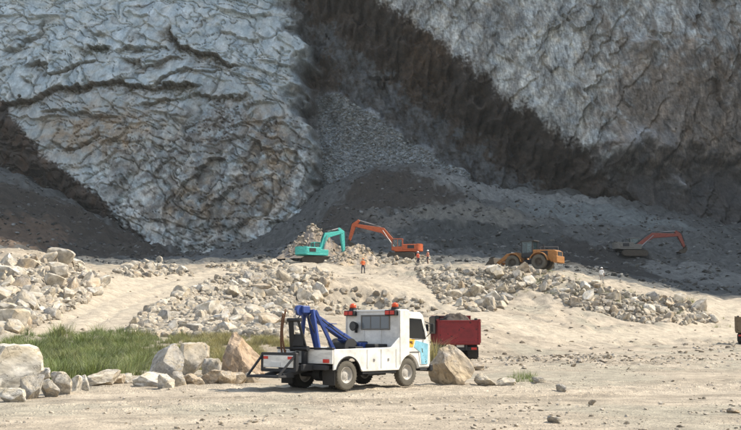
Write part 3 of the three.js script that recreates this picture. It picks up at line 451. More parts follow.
{ // gravel of the yard, clods, stones of the waste slope and of the scree
  const g = [];
  for (let i = 0; i < 11000; i++) { const d = 14 + 50 * Math.pow(rnd(), 1.5), x = rr(-0.42, 0.42) * d; if (fbm(x * 0.25, d * 0.12, 3) + rr(-0.25, 0.25) < 0.08) continue; const s = 0.015 + 0.10 * Math.pow(rnd(), 5) + 0.012 * rnd(); g.push([x, land(x, -d) + s * 0.1, -d, s]); }
  for (let i = 0; i < 3000; i++) { const x = 9.5 + rr(-1, 1) * rr(0, 9), d = 49 + rr(-1, 1) * rr(0, 11), s = 0.04 + 0.22 * Math.pow(rnd(), 3); g.push([x, land(x, -d) + s * 0.1, -d, s]); }
  for (let i = 0; i < 4000; i++) { const d = rr(58, 125), x = rr(-0.4, 0.4) * d, s = 0.06 + 0.35 * Math.pow(rnd(), 4); if (roadness(x, -d) > 0.3 && rnd() > 0.15) continue; g.push([x, land(x, -d) + s * 0.1, -d, s]); }
  scatter('gravel', 'loose gravel and small stones strewn over the quarry yard', 'gravel', g, pebbleGeo, grainMat, () => { const k = rr(0.75, 1.1); return [0.66 * k, 0.57 * k, 0.45 * k]; });
  const t = [], t2 = [];
  for (let i = 0; i < 22000; i++) { const d = rr(126, 214), x = rr(-0.40, 0.42) * d; if (x < 8 && d < 142) continue; if (fbm(x * 0.08, d * 0.08, 3) + rr(-0.4, 0.4) < -0.05) continue; const s = 0.15 + 0.75 * Math.pow(rnd(), 4); t.push([x, land(x, -d) + s * 0.1, -d, s]); }
  for (let i = 0; i < 24000; i++) { const u = rr(300, 492), v = rr(78, 192); if ((u - 345) * 0.58 - (v - 84) * 0.81 > -2 || u - 0.12 * (v - 84) < 312) continue; const X = (u - 370.5) * U, Y = EYE + (HORIZON - v) * U, D = wall(X, Y)[0], s = 0.15 + 0.75 * Math.pow(rnd(), 4); t2.push([X, Y + s * 0.1, -D, s]); }
  scatter('scree', 'loose blue grey stones filling the scree chute', 'rubble', t2, pebbleGeo, grainMat, coldTint);
  scatter('slope_rubble', 'loose grey brown stones strewn over the waste slope', 'rubble', t, pebbleGeo, grainMat, () => { const k = rr(0.3, 1.0) ** 1.5; return [0.36 * k, 0.36 * k, 0.34 * k]; });
}
function tuftGeo(n, h, spread) {
  const pos = [], nor = [], uv = [], idx = [];
  for (let k = 0; k < n; k++) { const a = rr(0, 6.28), r = rr(0, spread), bx0 = Math.cos(a) * r, bz0 = Math.sin(a) * r, hh = h * rr(0.55, 1), lean = rr(0.15, 0.95) * hh, la = a + rr(-0.8, 0.8), w = rr(0.008, 0.016), i0 = pos.length / 3, pa = la + 1.57;
    for (let s = 0; s < 4; s++) { const t = s / 3, cx = bx0 + Math.cos(la) * lean * t * t, cz = bz0 + Math.sin(la) * lean * t * t, yy = hh * (t - 0.18 * t * t), ww = w * (1 - t * 0.9); pos.push(cx - Math.cos(pa) * ww, yy, cz - Math.sin(pa) * ww, cx + Math.cos(pa) * ww, yy, cz + Math.sin(pa) * ww); uv.push(0, t, 1, t); if (s) { const b = i0 + s * 2 - 2; idx.push(b, b + 1, b + 2, b + 1, b + 3, b + 2); } } }
  const g = new THREE.BufferGeometry(); g.setAttribute('position', new THREE.Float32BufferAttribute(pos, 3)); g.setAttribute('uv', new THREE.Float32BufferAttribute(uv, 2)); g.setIndex(idx); g.computeVertexNormals(); return g;
}
const leafMat = new THREE.MeshPhysicalMaterial({ color: 0xffffff, roughness: 0.9, transmission: 0.35, thickness: 0, side: THREE.DoubleSide });
// two fresh rock mounds on the terrace
const mounds = [[313, 258, 147, 4.4, 4.4, 'cone of brownish spoil behind the teal excavator', rockMat(0.40, 0.33, 0.26)], [358, 264, 133, 4.4, 3.0, 'tan gravel mound under the orange excavator arm', RM.tan]];
for (const [px, py, d, w, h, label, mat] of mounds) {
  const p = at(px, py, d), o = rr(0, 50), nr = 46, na = 110, pos = [], uv = [], idx = [], y0 = land(p.x, p.z) - 0.3;
  const hf = (x, z) => { const q = Math.hypot(x, z * 0.9) / w * (1 + 0.25 * n2(Math.atan2(z, x) * 1.1 + o, 2)); return h * Math.pow(Math.max(0, 1 - q), 1.05) + (0.35 * fbm(x * 0.6 + o, z * 0.6, 4) + 0.16 * Math.abs(n2(x * 2.2, z * 2.2 + o))) * ss(1.15, 0.8, q) - 0.9 * ss(0.95, 1.35, q); };
  for (let i = 0; i <= nr; i++) for (let j = 0; j <= na; j++) { const R = 1.35 * w * i / nr, A = j / na * Math.PI * 2, x = R * Math.cos(A), z = R * Math.sin(A); pos.push(x, hf(x, z), z); uv.push(x * 0.4, z * 0.4 + hf(x, z) * 0.3); if (i && j) { const k = i * (na + 1) + j; idx.push(k - na - 2, k - na - 1, k - 1, k - na - 1, k, k - 1); } }
  const g = new THREE.BufferGeometry(); g.setAttribute('position', new THREE.Float32BufferAttribute(pos, 3)); g.setAttribute('uv', new THREE.Float32BufferAttribute(uv, 2)); g.setIndex(idx); g.computeVertexNormals();
  const m = add(new THREE.Mesh(g, mat), 'spoil_mound'); m.position.set(p.x, y0, p.z); tag(m, label, 'mound');
  const st = []; for (let k = 0; k < 420; k++) { const A = rr(0, 6.28), R = w * Math.sqrt(rnd()) * 1.1, x = R * Math.cos(A), z = R * Math.sin(A), s = 0.12 + 0.55 * Math.pow(rnd(), 3); st.push([p.x + x, y0 + hf(x, z) + s * 0.1, p.z + z, s]); }
  scatter('rubble', 'stones lying on the ' + label, 'rubble', st, stoneGeo, grainMat, warmTint);
}
{ // scrub rooted in the dirt of the ledges
  const st = []; for (let k = 0; k < 9000 && st.length < 900; k++) { const u = rr(0, 300), v = rr(0, 110), X = (u - 370.5) * U, Y = EYE + (HORIZON - v) * U; const wu = fbm(X * 0.11, Y * 0.11, 3), wv = fbm(X * 0.11 + 40, Y * 0.11, 3), dirt = lineField(u + wu * 9, v + wv * 9, ledges, true)[1]; if (dirt < 0.45 || rnd() > dirt + 0.4 * blob(u, v, 84, 30, 22, 16) - 0.2) continue; st.push([X, Y, -wall(X, Y)[0] + 0.2, rr(0.35, 1.0)]); }
  const tg = tuftGeo(18, 0.9, 0.35), im = new THREE.InstancedMesh(tg, leafMat, st.length), o = new THREE.Object3D(), c = new THREE.Color();
  st.forEach(([x, y, z, s], i) => { o.position.set(x, y - 0.2, z); o.rotation.set(0, rr(0, 6.28), 0); o.scale.setScalar(s * 1.2); o.updateMatrix(); im.setMatrixAt(i, o.matrix); const k = rr(0.6, 1.2); im.setColorAt(i, c.setRGB(0.13 * k, 0.125 * k, 0.06 * k)); });
  add(im, 'scrub'); tag(im, 'dry scrub growing on the earthy ledges of the rock wall', 'scrub', null, 'stuff');
}

// ------------------------------------------------------------------ grass and weeds
function grassField(name, label, spots, geo) {
  const im = new THREE.InstancedMesh(geo, leafMat, spots.length), o = new THREE.Object3D(), c = new THREE.Color();
  spots.forEach(([x, z, s, dry], i) => { o.position.set(x, land(x, z) - 0.02, z); o.rotation.set(0, rr(0, 6.28), 0); o.scale.set(s, s * rr(0.8, 1.2), s); o.updateMatrix(); im.setMatrixAt(i, o.matrix); const k = rr(0.4, 1.1); im.setColorAt(i, c.setRGB(k * mix(0.185, 0.42, dry), k * mix(0.26, 0.36, dry), k * mix(0.065, 0.15, dry))); });
  add(im, name); tag(im, label, 'grass', null, 'stuff');
}
{
  const sp = [], poly = [[-5, 348], [20, 338], [70, 336], [150, 336], [275, 337], [290, 345], [280, 362], [225, 370], [150, 376], [90, 378], [30, 380], [-5, 372]];
  for (let i = 0; i < 6500; i++) { const px = rr(-5, 290), py = rr(335, 382); if (!inside(px, py, poly)) continue; const p = hit(px, py, 26); if (!p) continue; const cl = fbm(p.x * 0.45, p.z * 0.3, 3); if (cl + rr(-0.2, 0.2) < -0.10 + 0.12 * ss(40, 10, px)) continue; sp.push([p.x, p.z, rr(0.45, 1.15) * (px < 150 ? 1.0 : 0.8) * (0.4 + 1.7 * Math.max(0, cl + 0.22)), clamp(ss(120, 230, px) * 0.7 + rr(-0.1, 0.35) + cl * 0.3)]); }
  grassField('grass', 'tall green weeds and grass between the rocks and the heaps', sp, tuftGeo(34, 0.52, 0.34));
  const w = []; for (let i = 0; i < 60; i++) { const p = hit(rr(505, 535), rr(376, 383), 20); if (p) w.push([p.x, p.z, rr(0.25, 0.5), rr(0, 0.3)]); }
  grassField('weeds', 'sparse green weeds sprouting beside low rocks on the yard', w, tuftGeo(12, 0.8, 0.2));
  const rs = []; for (let i = 0; i < 420; i++) { const t = rr(0, 2.99), k = Math.floor(t), p = ridgeE[k], q = ridgeE[k + 1], x = mix(p.x, q.x, t - k) + rr(-4, 4), z = mix(p.z, q.z, t - k) + rr(-4, 4); if (n2(x * 0.3, z * 0.3) < 0.0) continue; rs.push([x, z, rr(0.5, 1.1), rr(0.1, 0.6)]); }
  grassField('ridge_weeds', 'low olive weeds between the rocks of the ridge below the loader', rs, tuftGeo(18, 0.6, 0.35));
  const dry = []; for (let i = 0; i < 22; i++) { const x = at(rr(424, 437), 350, 52).x; dry.push([x, -rr(49, 53), rr(1.1, 1.9), rr(0.85, 1)]); }
  grassField('dry_weeds', 'tall dry straw weeds between the tow truck and the red dump truck', dry, tuftGeo(12, 0.9, 0.16));
}

// ------------------------------------------------------------------ vehicles
function wheel(parent, x, y, z, r, w, tyreM = M.rubber, rimM = M.rim, out = 1) {
  const g = new THREE.Group(); g.name = 'wheel'; g.position.set(x, y, z); parent.add(g);
  const pr = [[0.58, -0.42], [0.66, -0.5], [0.93, -0.5], [1, -0.36], [1, 0.36], [0.93, 0.5], [0.66, 0.5], [0.58, 0.42]].map(([a, b]) => new THREE.Vector2(a * r, b * w));
  const tg = [new THREE.LatheGeometry(pr, 40).rotateX(Math.PI / 2)]; for (let k = 0; k < 28; k++) { const a = k / 28 * Math.PI * 2; for (const s of [-1, 1]) tg.push(new THREE.BoxGeometry(r * 0.05, r * 0.04, w * 0.46).rotateX(s * 0.0).translate(0, r * 0.995, s * w * 0.25).rotateZ(a + (s > 0 ? 0.11 : 0))); }
  part(g, 'tyre', tg, tyreM);
  const rg = [new THREE.LatheGeometry([[0.03, 0.18], [0.20, 0.20], [0.24, 0.06], [0.46, 0.02], [0.50, 0.34], [0.60, 0.42], [0.60, -0.42], [0.5, -0.4]].map(([a, b]) => new THREE.Vector2(a * r, b * w)), 32).rotateX(Math.PI / 2)];
  for (let k = 0; k < 6; k++) { const a = k / 6 * Math.PI * 2; rg.push(cy(r * 0.035, r * 0.035, w * 0.12, Math.cos(a) * r * 0.33, Math.sin(a) * r * 0.33, w * 0.08, 'z', 8)); }
  const rm = part(g, 'rim', rg, rimM); if (out < 0) rm.rotation.y = Math.PI; return g;
}
const arc = (cx, cyy, r, a0, a1, n) => Array.from({ length: n + 1 }, (_, i) => { const a = mix(a0, a1, i / n); return [cx + r * Math.cos(a), cyy + r * Math.sin(a)]; });

{ // ---- tow truck; local x forward from the rear axle, z to its right
  const th = 48 * Math.PI / 180, d0 = EYE * FOC / (391 - HORIZON), pw = at(345, 391, d0), rearZ = 0.86;
  const pos = V(pw.x - Math.sin(th) * rearZ, 0, pw.z - Math.cos(th) * rearZ); pos.y = land(pos.x, pos.z) - 0.01;
  const T = thing('tow_truck', 'white tow truck with a blue crane boom and rubber sling', 'tow truck', pos, th);
  const r = 0.365, WB = 2.42, HW = 0.98;
  part(T, 'chassis', [bx(4.3, 0.16, 0.09, 1.15, 0.56, 0.36), bx(4.3, 0.16, 0.09, 1.15, 0.56, -0.36), ...[-0.7, 0.5, 1.4, 2.6].map((x) => bx(0.09, 0.12, 0.72, x, 0.56, 0)), cy(0.07, 0.07, 1.6, 0, r, 0, 'z'), cy(0.17, 0.17, 0.24, 0, r, 0, 'z'), cy(0.05, 0.05, 1.5, WB, r, 0, 'z'), bx(0.8, 0.3, 0.5, 1.3, 0.45, -0.55), bx(0.7, 0.28, 0.42, 1.25, 0.46, 0.6), rod(V(0.1, 0.42, 0), V(2.3, 0.5, 0), 0.045)], M.chassis);
  for (const s of [-1, 1]) { wheel(T, 0, r, s * 0.84, r, 0.19, s > 0 ? M.dustyrubber : M.rubber, M.rim, s); wheel(T, 0, r, s * 0.62, r, 0.19, M.rubber, M.rim, s); wheel(T, WB, r, s * 0.76, r, 0.19, s > 0 ? M.dustyrubber : M.rubber, M.rim, s); }
  part(T, 'deck', [bx(2.5, 0.06, 1.9, 0.75, 0.80, 0, 0.01)], M.deck);
  // side boards rising into the tall bulkhead box
  for (const s of [-1, 1]) {
    const out = [[-0.52, 0.50], ...arc(0, r, 0.46, Math.PI * 0.9, Math.PI * 0.1, 14).map(([x, y]) => [x, Math.max(y, 0.46)]), [0.52, 0.44], [1.92, 0.44], ...arc(WB, r, 0.46, Math.PI * 0.88, Math.PI * 0.56, 6), [2.36, 0.83], [2.36, 2.0], [1.95, 2.0], [1.95, 1.28], [1.62, 1.03], [-0.52, 1.0]];
    const sb = part(T, 'side_board', prism(out, 0.05, 0.012).translate(0, 0, s * (HW - 0.03)), M.white);
    part(sb, 'wheel_arch', [new THREE.TorusGeometry(0.455, 0.022, 6, 20, Math.PI * 0.84).rotateZ(Math.PI * 0.08).translate(0, r, s * (HW - 0.012))], M.black);
    part(sb, 'locker_latch', [bx(0.05, 0.07, 0.02, 0.95, 0.72, s * HW, 0.005), bx(0.05, 0.07, 0.02, 1.5, 0.72, s * HW, 0.005)], M.steel);
    part(sb, 'panel_seam', [bx(0.01, 0.48, 0.006, 0.68, 0.74, s * (HW - 0.003), 0.001), bx(0.01, 0.48, 0.006, 1.22, 0.74, s * (HW - 0.003), 0.001), bx(0.01, 0.48, 0.006, 1.8, 0.74, s * (HW - 0.003), 0.001), bx(0.01, 1.4, 0.006, 1.97, 1.28, s * (HW - 0.003), 0.001)], M.chassis);
    part(sb, 'skirt', bx(1.3, 0.06, 0.03, 1.2, 0.405, s * (HW - 0.05), 0.005), M.black);
  }
  const bh = part(T, 'bulkhead', [bx(0.05, 1.16, 2 * HW - 0.12, 1.99, 1.41, 0, 0.01), bx(0.42, 0.06, 2 * HW - 0.1, 2.15, 1.985, 0, 0.02)], M.white);
  const wf = part(bh, 'window_frame', [bx(0.04, 0.04, 1.0, 1.955, 1.86, 0.12), bx(0.04, 0.04, 1.0, 1.955, 1.50, 0.12), bx(0.04, 0.4, 0.04, 1.955, 1.68, 0.62), bx(0.04, 0.4, 0.04, 1.955, 1.68, -0.38), bx(0.03, 0.34, 0.03, 1.955, 1.68, 0.30), bx(0.03, 0.34, 0.03, 1.955, 1.68, -0.05)], M.palegrey);
  part(wf, 'pane', bx(0.012, 0.33, 0.96, 1.960, 1.68, 0.12, 0.003), M.paleglass);
  for (const z of [-0.3, 0.3]) part(bh, 'rib', bx(0.03, 0.45, 0.06, 1.955, 1.25, z), M.white);
  for (const s of [-1, 1]) { // rear lamps and beacons on the top corners
    const lb = part(T, 'lamp_box', bx(0.16, 0.15, 0.36, 1.90, 1.93, s * 0.74, 0.02), M.black);
    part(lb, 'red_lens', [bx(0.02, 0.10, 0.14, 1.815, 1.93, s * 0.66, 0.004), bx(0.02, 0.10, 0.14, 1.815, 1.93, s * 0.83, 0.004)], M.redlens);
    const bc = part(T, 'beacon', [cy(0.10, 0.11, 0.06, 2.02, 2.045, s * 0.76)], M.black);
    part(bc, 'dome', new THREE.LatheGeometry([[0, 0.13], [0.05, 0.12], [0.085, 0.085], [0.095, 0], [0.0, 0]].map(([a, b]) => new THREE.Vector2(a, b)), 20).translate(2.02, 2.07, s * 0.76), M.domelens);
  }
  const wl = part(T, 'work_lamp', [cy(0.13, 0.10, 0.12, 1.86, 1.58, -0.56, 'x', 18), bx(0.08, 0.2, 0.05, 1.93, 1.5, -0.56)], M.black); part(wl, 'lens', cy(0.11, 0.11, 0.01, 1.795, 1.58, -0.56, 'x', 18), M.darkglass);
  // cab
  const cw = 1.72, cab = part(T, 'cab', [prism([[2.36, 0.83], ...arc(WB, r, 0.45, Math.PI * 0.5, Math.PI * 0.06, 8), [2.9, 0.46], [3.34, 0.46], [3.40, 0.62], [3.38, 1.12], [3.10, 1.88], [2.98, 1.95], [2.36, 1.97]], cw, 0.04)], M.white);
  for (const s of [-1, 1]) {
    const dr = part(cab, 'door', [prism([[2.42, 0.90], [2.86, 0.90], [2.93, 0.55], [3.22, 0.55], [3.26, 1.14], [3.02, 1.82], [2.42, 1.84]], 0.02, 0.006).translate(0, 0, s * (cw / 2 + 0.003))], M.white);
    part(cab, 'side_window', prism([[2.48, 1.26], [3.17, 1.24], [2.98, 1.77], [2.48, 1.79]], 0.016, 0.004).translate(0, 0, s * (cw / 2 + 0.014)), M.darkglass);
    part(cab, 'stripe', prism([[2.40, 1.02], [2.62, 1.02], [2.70, 1.24], [2.40, 1.24]], 0.012, 0.002).translate(0, 0, s * (cw / 2 + 0.015)), M.amber).userData.label = 'amber painted wedge';
    part(cab, 'stripe', prism([[2.66, 1.02], [2.93, 0.88], [2.97, 0.56], [3.23, 0.56], [3.26, 1.10], [2.74, 1.20]], 0.012, 0.002).translate(0, 0, s * (cw / 2 + 0.015)), M.skyblue).userData.label = 'sky blue painted panel';
    part(cab, 'mirror', [bx(0.05, 0.22, 0.10, 3.26, 1.54, s * (cw / 2 + 0.16), 0.02), rod(V(3.15, 1.7, s * cw / 2), V(3.26, 1.62, s * (cw / 2 + 0.16)), 0.012), rod(V(3.22, 1.3, s * cw / 2), V(3.26, 1.44, s * (cw / 2 + 0.16)), 0.012)], M.black);
    part(cab, 'door_seam', [bx(0.012, 1.0, 0.006, 2.405, 1.36, s * (cw / 2 + 0.012), 0.001), bx(0.5, 0.012, 0.006, 2.64, 0.885, s * (cw / 2 + 0.012), 0.001), bx(0.6, 0.012, 0.01, 2.85, 1.235, s * (cw / 2 + 0.02), 0.001)], M.black);
    part(cab, 'step', bx(0.3, 0.04, 0.12, 3.05, 0.42, s * (cw / 2 - 0.03), 0.01), M.chassis);
    part(cab, 'door_handle', bx(0.12, 0.03, 0.03, 2.52, 1.16, s * (cw / 2 + 0.03), 0.008), M.black);
    part(cab, 'headlight', cy(0.09, 0.09, 0.03, 3.405, 0.72, s * 0.6, 'x', 18), M.headlamp);
  }
  part(cab, 'windscreen', prism([[3.375, 1.16], [3.39, 1.17], [3.125, 1.86], [3.11, 1.85]], cw - 0.2, 0.002), M.darkglass);
  part(cab, 'bumper', bx(0.14, 0.2, cw + 0.06, 3.40, 0.46, 0, 0.04), M.black);
  // rear apron and tow gear
  const ap = part(T, 'rear_apron', [bx(0.04, 0.34, 2 * HW, -0.56, 0.82, 0, 0.01)], M.white);
  part(ap, 'top_rail', bx(0.1, 0.05, 2 * HW + 0.02, -0.55, 1.02, 0), M.black);
  for (const s of [-1, 1]) part(ap, 'tail_lamp', bx(0.03, 0.09, 0.2, -0.595, 0.72, s * 0.78, 0.01), M.redlens);
  part(T, 'rear_crossbar', [bx(0.14, 0.12, 1.7, -0.6, 0.56, 0, 0.02), bx(0.5, 0.14, 0.16, -0.75, 0.55, 0.1), bx(0.12, 0.5, 0.12, -0.68, 0.78, 0.12)], M.chassis);
  const lift = part(T, 'tow_bar', [bx(0.10, 0.08, 1.25, -1.02, 0.88, -0.42), bx(0.10, 0.08, 1.25, -1.02, 0.48, -0.42), bx(0.1, 0.45, 0.08, -1.02, 0.68, 0.18), bx(0.1, 0.45, 0.08, -1.02, 0.68, -1.02), bx(0.55, 0.06, 1.15, -1.25, 0.34, -0.5), bar(V(-0.6, 0.9, -0.2), V(-1.05, 0.82, -0.2), 0.08, 0.1), bar(V(-0.6, 0.5, -0.6), V(-1.3, 0.36, -0.6), 0.09, 0.1), bar(V(-0.6, 0.5, 0.1), V(-1.3, 0.36, 0.0), 0.09, 0.1), bar(V(-1.02, 0.88, -1.02), V(-1.5, 0.36, -1.05), 0.05, 0.05), bar(V(-1.02, 0.88, 0.18), V(-1.5, 0.36, 0.05), 0.05, 0.05)], M.chassis);
  part(lift, 'board', bx(0.03, 0.30, 1.08, -1.06, 0.70, -0.42, 0.01), M.white); part(lift, 'number_plate', bx(0.012, 0.12, 0.36, -1.082, 0.62, -0.5, 0.004), M.plate);
  const md = part(lift, 'lens', [bx(0.02, 0.07, 0.16, -1.08, 0.79, -0.86, 0.006), bx(0.02, 0.07, 0.16, -1.08, 0.79, 0.02, 0.006)], M.redlens);
  for (const s of [-1, 1]) part(T, 'mud_flap', bx(0.02, 0.4, 0.42, -0.45, 0.33, s * 0.74, 0.005), M.rubber);
  // crane
  for (const s of [-1, 1]) { part(T, 'mast_leg', [bar(V(-0.38, 0.86, s * 0.34), V(-0.44, 1.98, s * 0.14), 0.09, 0.10)], M.blue); part(T, 'mast_leg', [bar(V(0.22, 0.86, s * 0.34), V(-0.34, 1.96, s * 0.14), 0.08, 0.08)], M.blue); }
  const boom = part(T, 'boom', [bar(V(1.32, 1.06, 0), V(-0.62, 1.99, 0), 0.15, 0.17), bar(V(1.40, 0.98, 0), V(0.75, 1.31, 0), 0.21, 0.22)], M.blue);
  part(boom, 'boom_head', [bx(0.26, 0.19, 0.26, -0.62, 1.98, 0, 0.03), cy(0.13, 0.13, 0.10, -0.75, 1.96, 0, 'z', 22)], M.blue);
  part(boom, 'pivot', [bx(0.32, 0.34, 0.5, 1.36, 0.98, 0, 0.03), cy(0.09, 0.09, 0.6, 1.36, 1.06, 0, 'z')], M.blue);
  part(T, 'lift_ram', [rod(V(0.5, 0.86, 0), V(0.32, 1.2, 0), 0.06), rod(V(0.32, 1.2, 0), V(0.18, 1.56, 0), 0.038)], M.steel);
  for (const z of [-0.13, 0.13]) part(boom, 'hydraulic_hose', new THREE.TubeGeometry(new THREE.CatmullRomCurve3([V(1.3, 0.9, z), V(1.1, 1.12, z * 1.1), V(0.6, 1.36, z * 1.05), V(0.1, 1.62, z * 1.1), V(-0.4, 1.88, z), V(-0.6, 1.8, z * 1.4), V(-0.45, 1.4, z * 1.8), V(-0.2, 0.9, z * 2)]), 40, 0.016, 6), M.black);
  part(boom, 'weld_plate', [bx(0.26, 0.02, 0.24, 0.35, 1.635, 0, 0.004).rotateZ(0), bx(0.16, 0.3, 0.02, 1.34, 1.0, 0.262, 0.004), bx(0.16, 0.3, 0.02, 1.34, 1.0, -0.262, 0.004)], M.blue);
  for (const z of [-0.55, 0.62]) part(T, 'tow_strap', new THREE.TubeGeometry(new THREE.CatmullRomCurve3([V(0.5, 0.86, z), V(0.7, 0.93, z + 0.1), V(0.95, 0.86, z + 0.05), V(0.8, 0.9, z - 0.12), V(0.55, 0.95, z - 0.05)], true), 30, 0.022, 6), M.amber);
  part(T, 'winch', [cy(0.17, 0.17, 0.5, 0.95, 1.02, -0.1, 'z', 24), cy(0.24, 0.24, 0.04, 0.95, 1.02, 0.16, 'z', 24), cy(0.24, 0.24, 0.04, 0.95, 1.02, -0.36, 'z', 24), bx(0.3, 0.2, 0.25, 0.95, 0.95, 0.34)], M.chassis);
  part(T, 'cable', [rod(V(0.95, 1.19, 0), V(-0.7, 2.09, 0), 0.014, 6), rod(V(-0.88, 1.96, 0), V(-0.9, 1.5, 0), 0.014, 6)], M.steel);
  part(T, 'sling', [bar(V(-0.92, 1.72, 0.13), V(-0.70, 0.95, 0.22), 0.13, 0.03), bar(V(-0.92, 1.72, -0.13), V(-0.76, 0.95, -0.22), 0.13, 0.03), cy(0.05, 0.05, 0.46, -0.92, 1.72, 0, 'z', 12), cy(0.06, 0.06, 0.62, -0.74, 1.02, 0, 'z', 12), bx(0.05, 0.30, 0.40, -0.78, 1.22, 0, 0.02)], M.black);
  { const links = []; for (let k = 0; k < 26; k++) { const t = k / 25, y = 1.95 - t * 1.05; links.push(new THREE.TorusGeometry(0.03, 0.011, 6, 10).scale(0.7, 1.25, 1).rotateY(k % 2 ? Math.PI / 2 : 0).translate(-0.98 - 0.10 * Math.sin(t * 3.1), y, -0.26)); links.push(new THREE.TorusGeometry(0.03, 0.011, 6, 10).scale(0.7, 1.25, 1).rotateY(k % 2 ? Math.PI / 2 : 0).translate(-0.92 - 0.06 * Math.sin(t * 3.1), y - 0.1, -0.42)); } const ch = part(T, 'chain', links, M.chain); part(ch, 'hook', [new THREE.TorusGeometry(0.07, 0.02, 8, 18, 4.2).translate(-0.98, 0.83, -0.26), cy(0.028, 0.028, 0.12, -0.98, 0.93, -0.26)], M.chain); }
  { const sp = part(T, 'spare_tyre', new THREE.TorusGeometry(0.25, 0.10, 12, 30).rotateX(Math.PI / 2).translate(1.45, 0.94, -0.55), M.rubber); }
  part(T, 'toolbox', [bx(0.5, 0.28, 0.55, 1.62, 0.97, 0.35, 0.02), bx(0.2, 0.35, 0.22, 1.75, 1.0, -0.15, 0.03)], M.chassis);
}

function dumpTruck(label, pos, turn, paintM, loadM, rimM, shadeSheet) { // x forward, rear of the body at x = 0
  const T = thing('dump_truck', label, 'dump truck', pos, turn), r = 0.5;
  part(T, 'chassis', [bx(6.2, 0.24, 0.12, 3.1, 0.78, 0.42), bx(6.2, 0.24, 0.12, 3.1, 0.78, -0.42), cy(0.10, 0.10, 1.9, 1.2, r, 0, 'z'), cy(0.24, 0.24, 0.3, 1.2, r, 0, 'z'), bx(0.14, 0.2, 2.2, 0.25, 0.72, 0), bx(0.9, 0.5, 0.5, 3.0, 0.68, -0.95), bx(0.9, 0.5, 0.5, 3.0, 0.68, 0.95)], M.chassis);
  for (const s of [-1, 1]) { wheel(T, 1.2, r, s * 1.0, r, 0.27, M.rubber, rimM, s); wheel(T, 1.2, r, s * 0.70, r, 0.27, M.rubber, rimM, s); wheel(T, 5.0, r, s * 0.95, r, 0.27, M.rubber, rimM, s); part(T, 'mud_flap', bx(0.02, 0.45, 0.6, 0.55, 0.48, s * 0.85), M.rubber); }
  const body = part(T, 'tipper_body', [bx(4.2, 0.14, 2.36, 2.1, 0.98, 0), bx(4.2, 1.12, 0.08, 2.1, 1.58, 1.14), bx(4.2, 1.12, 0.08, 2.1, 1.58, -1.14), bx(0.08, 1.4, 2.3, 4.18, 1.7, 0), bx(1.0, 0.07, 2.3, 4.6, 2.42, 0)], paintM);
  for (const s of [-1, 1]) for (let k = 0; k < 6; k++) part(body, 'rib', bx(0.1, 1.1, 0.09, 0.25 + k * 0.74, 1.56, s * 1.21), paintM);
  for (const s of [-1, 1]) part(body, 'top_rail', bx(4.2, 0.09, 0.15, 2.1, 2.17, s * 1.15), paintM);
  const tg = part(T, 'tailgate', [bx(0.08, 1.2, 2.26, -0.02, 1.55, 0)], paintM);
  part(tg, 'tailgate_frame', [bx(0.05, 0.08, 2.3, -0.07, 2.12, 0), bx(0.05, 0.08, 2.3, -0.07, 1.0, 0), bx(0.05, 1.2, 0.08, -0.07, 1.56, 1.1), bx(0.05, 1.2, 0.08, -0.07, 1.56, -1.1)], paintM);
  part(tg, 'hinge', [bx(0.1, 0.12, 0.16, -0.03, 2.2, 0.95), bx(0.1, 0.12, 0.16, -0.03, 2.2, -0.95)], M.chassis);
  for (const s of [-1, 1]) part(T, 'tail_lamp', bx(0.05, 0.12, 0.3, 0.16, 0.72, s * 0.85, 0.01), M.redlens);
  part(T, 'number_plate', bx(0.02, 0.14, 0.42, 0.16, 0.86, 0.1, 0.004), M.plate);
  const cab = part(T, 'cab', [prism([[4.55, 0.75], [6.2, 0.7], [6.3, 1.4], [6.1, 2.3], [4.6, 2.35]], 2.1, 0.05)], paintM);
  for (const s of [-1, 1]) { part(cab, 'side_window', prism([[4.95, 1.5], [6.1, 1.5], [5.95, 2.15], [4.95, 2.18]], 0.02, 0.004).translate(0, 0, s * 1.055), M.darkglass); part(cab, 'mirror', [bx(0.06, 0.4, 0.2, 6.2, 1.8, s * 1.3, 0.02), rod(V(6.05, 1.9, s * 1.04), V(6.2, 1.9, s * 1.3), 0.015)], M.black); }
  part(cab, 'windscreen', prism([[6.305, 1.46], [6.32, 1.47], [6.14, 2.22], [6.125, 2.21]], 1.8, 0.002), M.darkglass); part(cab, 'bumper', bx(0.2, 0.3, 2.1, 6.25, 0.62, 0, 0.04), M.chassis);
  { const g = new THREE.PlaneGeometry(4.0, 2.2, 44, 26).rotateX(-Math.PI / 2), P = g.attributes.position; for (let i = 0; i < P.count; i++) { const x = P.getX(i), z = P.getZ(i), e = Math.min(2.0 - Math.abs(x), 1.1 - Math.abs(z)); P.setY(i, 1.98 + 0.5 * ss(0, 0.9, e) + 0.16 * fbm(x * 1.6 + pos.x, z * 1.6, 4)); } g.translate(2.1, 0, 0); g.computeVertexNormals(); part(T, 'load', g, loadM); }
  if (shadeSheet) part(T, 'tarp_shade_sheet', [bx(4.1, 0.75, 0.05, 2.1, 1.85, -1.29, 0.02), cy(0.13, 0.13, 4.1, 2.1, 2.28, -1.2, 'x', 12), bx(4.0, 0.05, 0.5, 2.1, 2.36, -0.95, 0.02)], M.black);  // added black sheet standing in for the shaded side, with a roll on top
  return T;
}
{
  const p = at(459, 357, 56.5); p.y = land(p.x, p.z); dumpTruck('red dump truck loaded with dark earth, seen at its tailgate', p, 91 * Math.PI / 180, M.red, rockMat(0.13, 0.10, 0.08), M.rust, true).scale.y = 1.08;
  const q = at(737, 350, 80), w = V(q.x + 1.2, 0, q.z); w.y = land(w.x, w.z); dumpTruck('dusty khaki dump truck parked at the edge of the haul road', w, 63 * Math.PI / 180, M.khaki, RM.tan, M.rim);
}

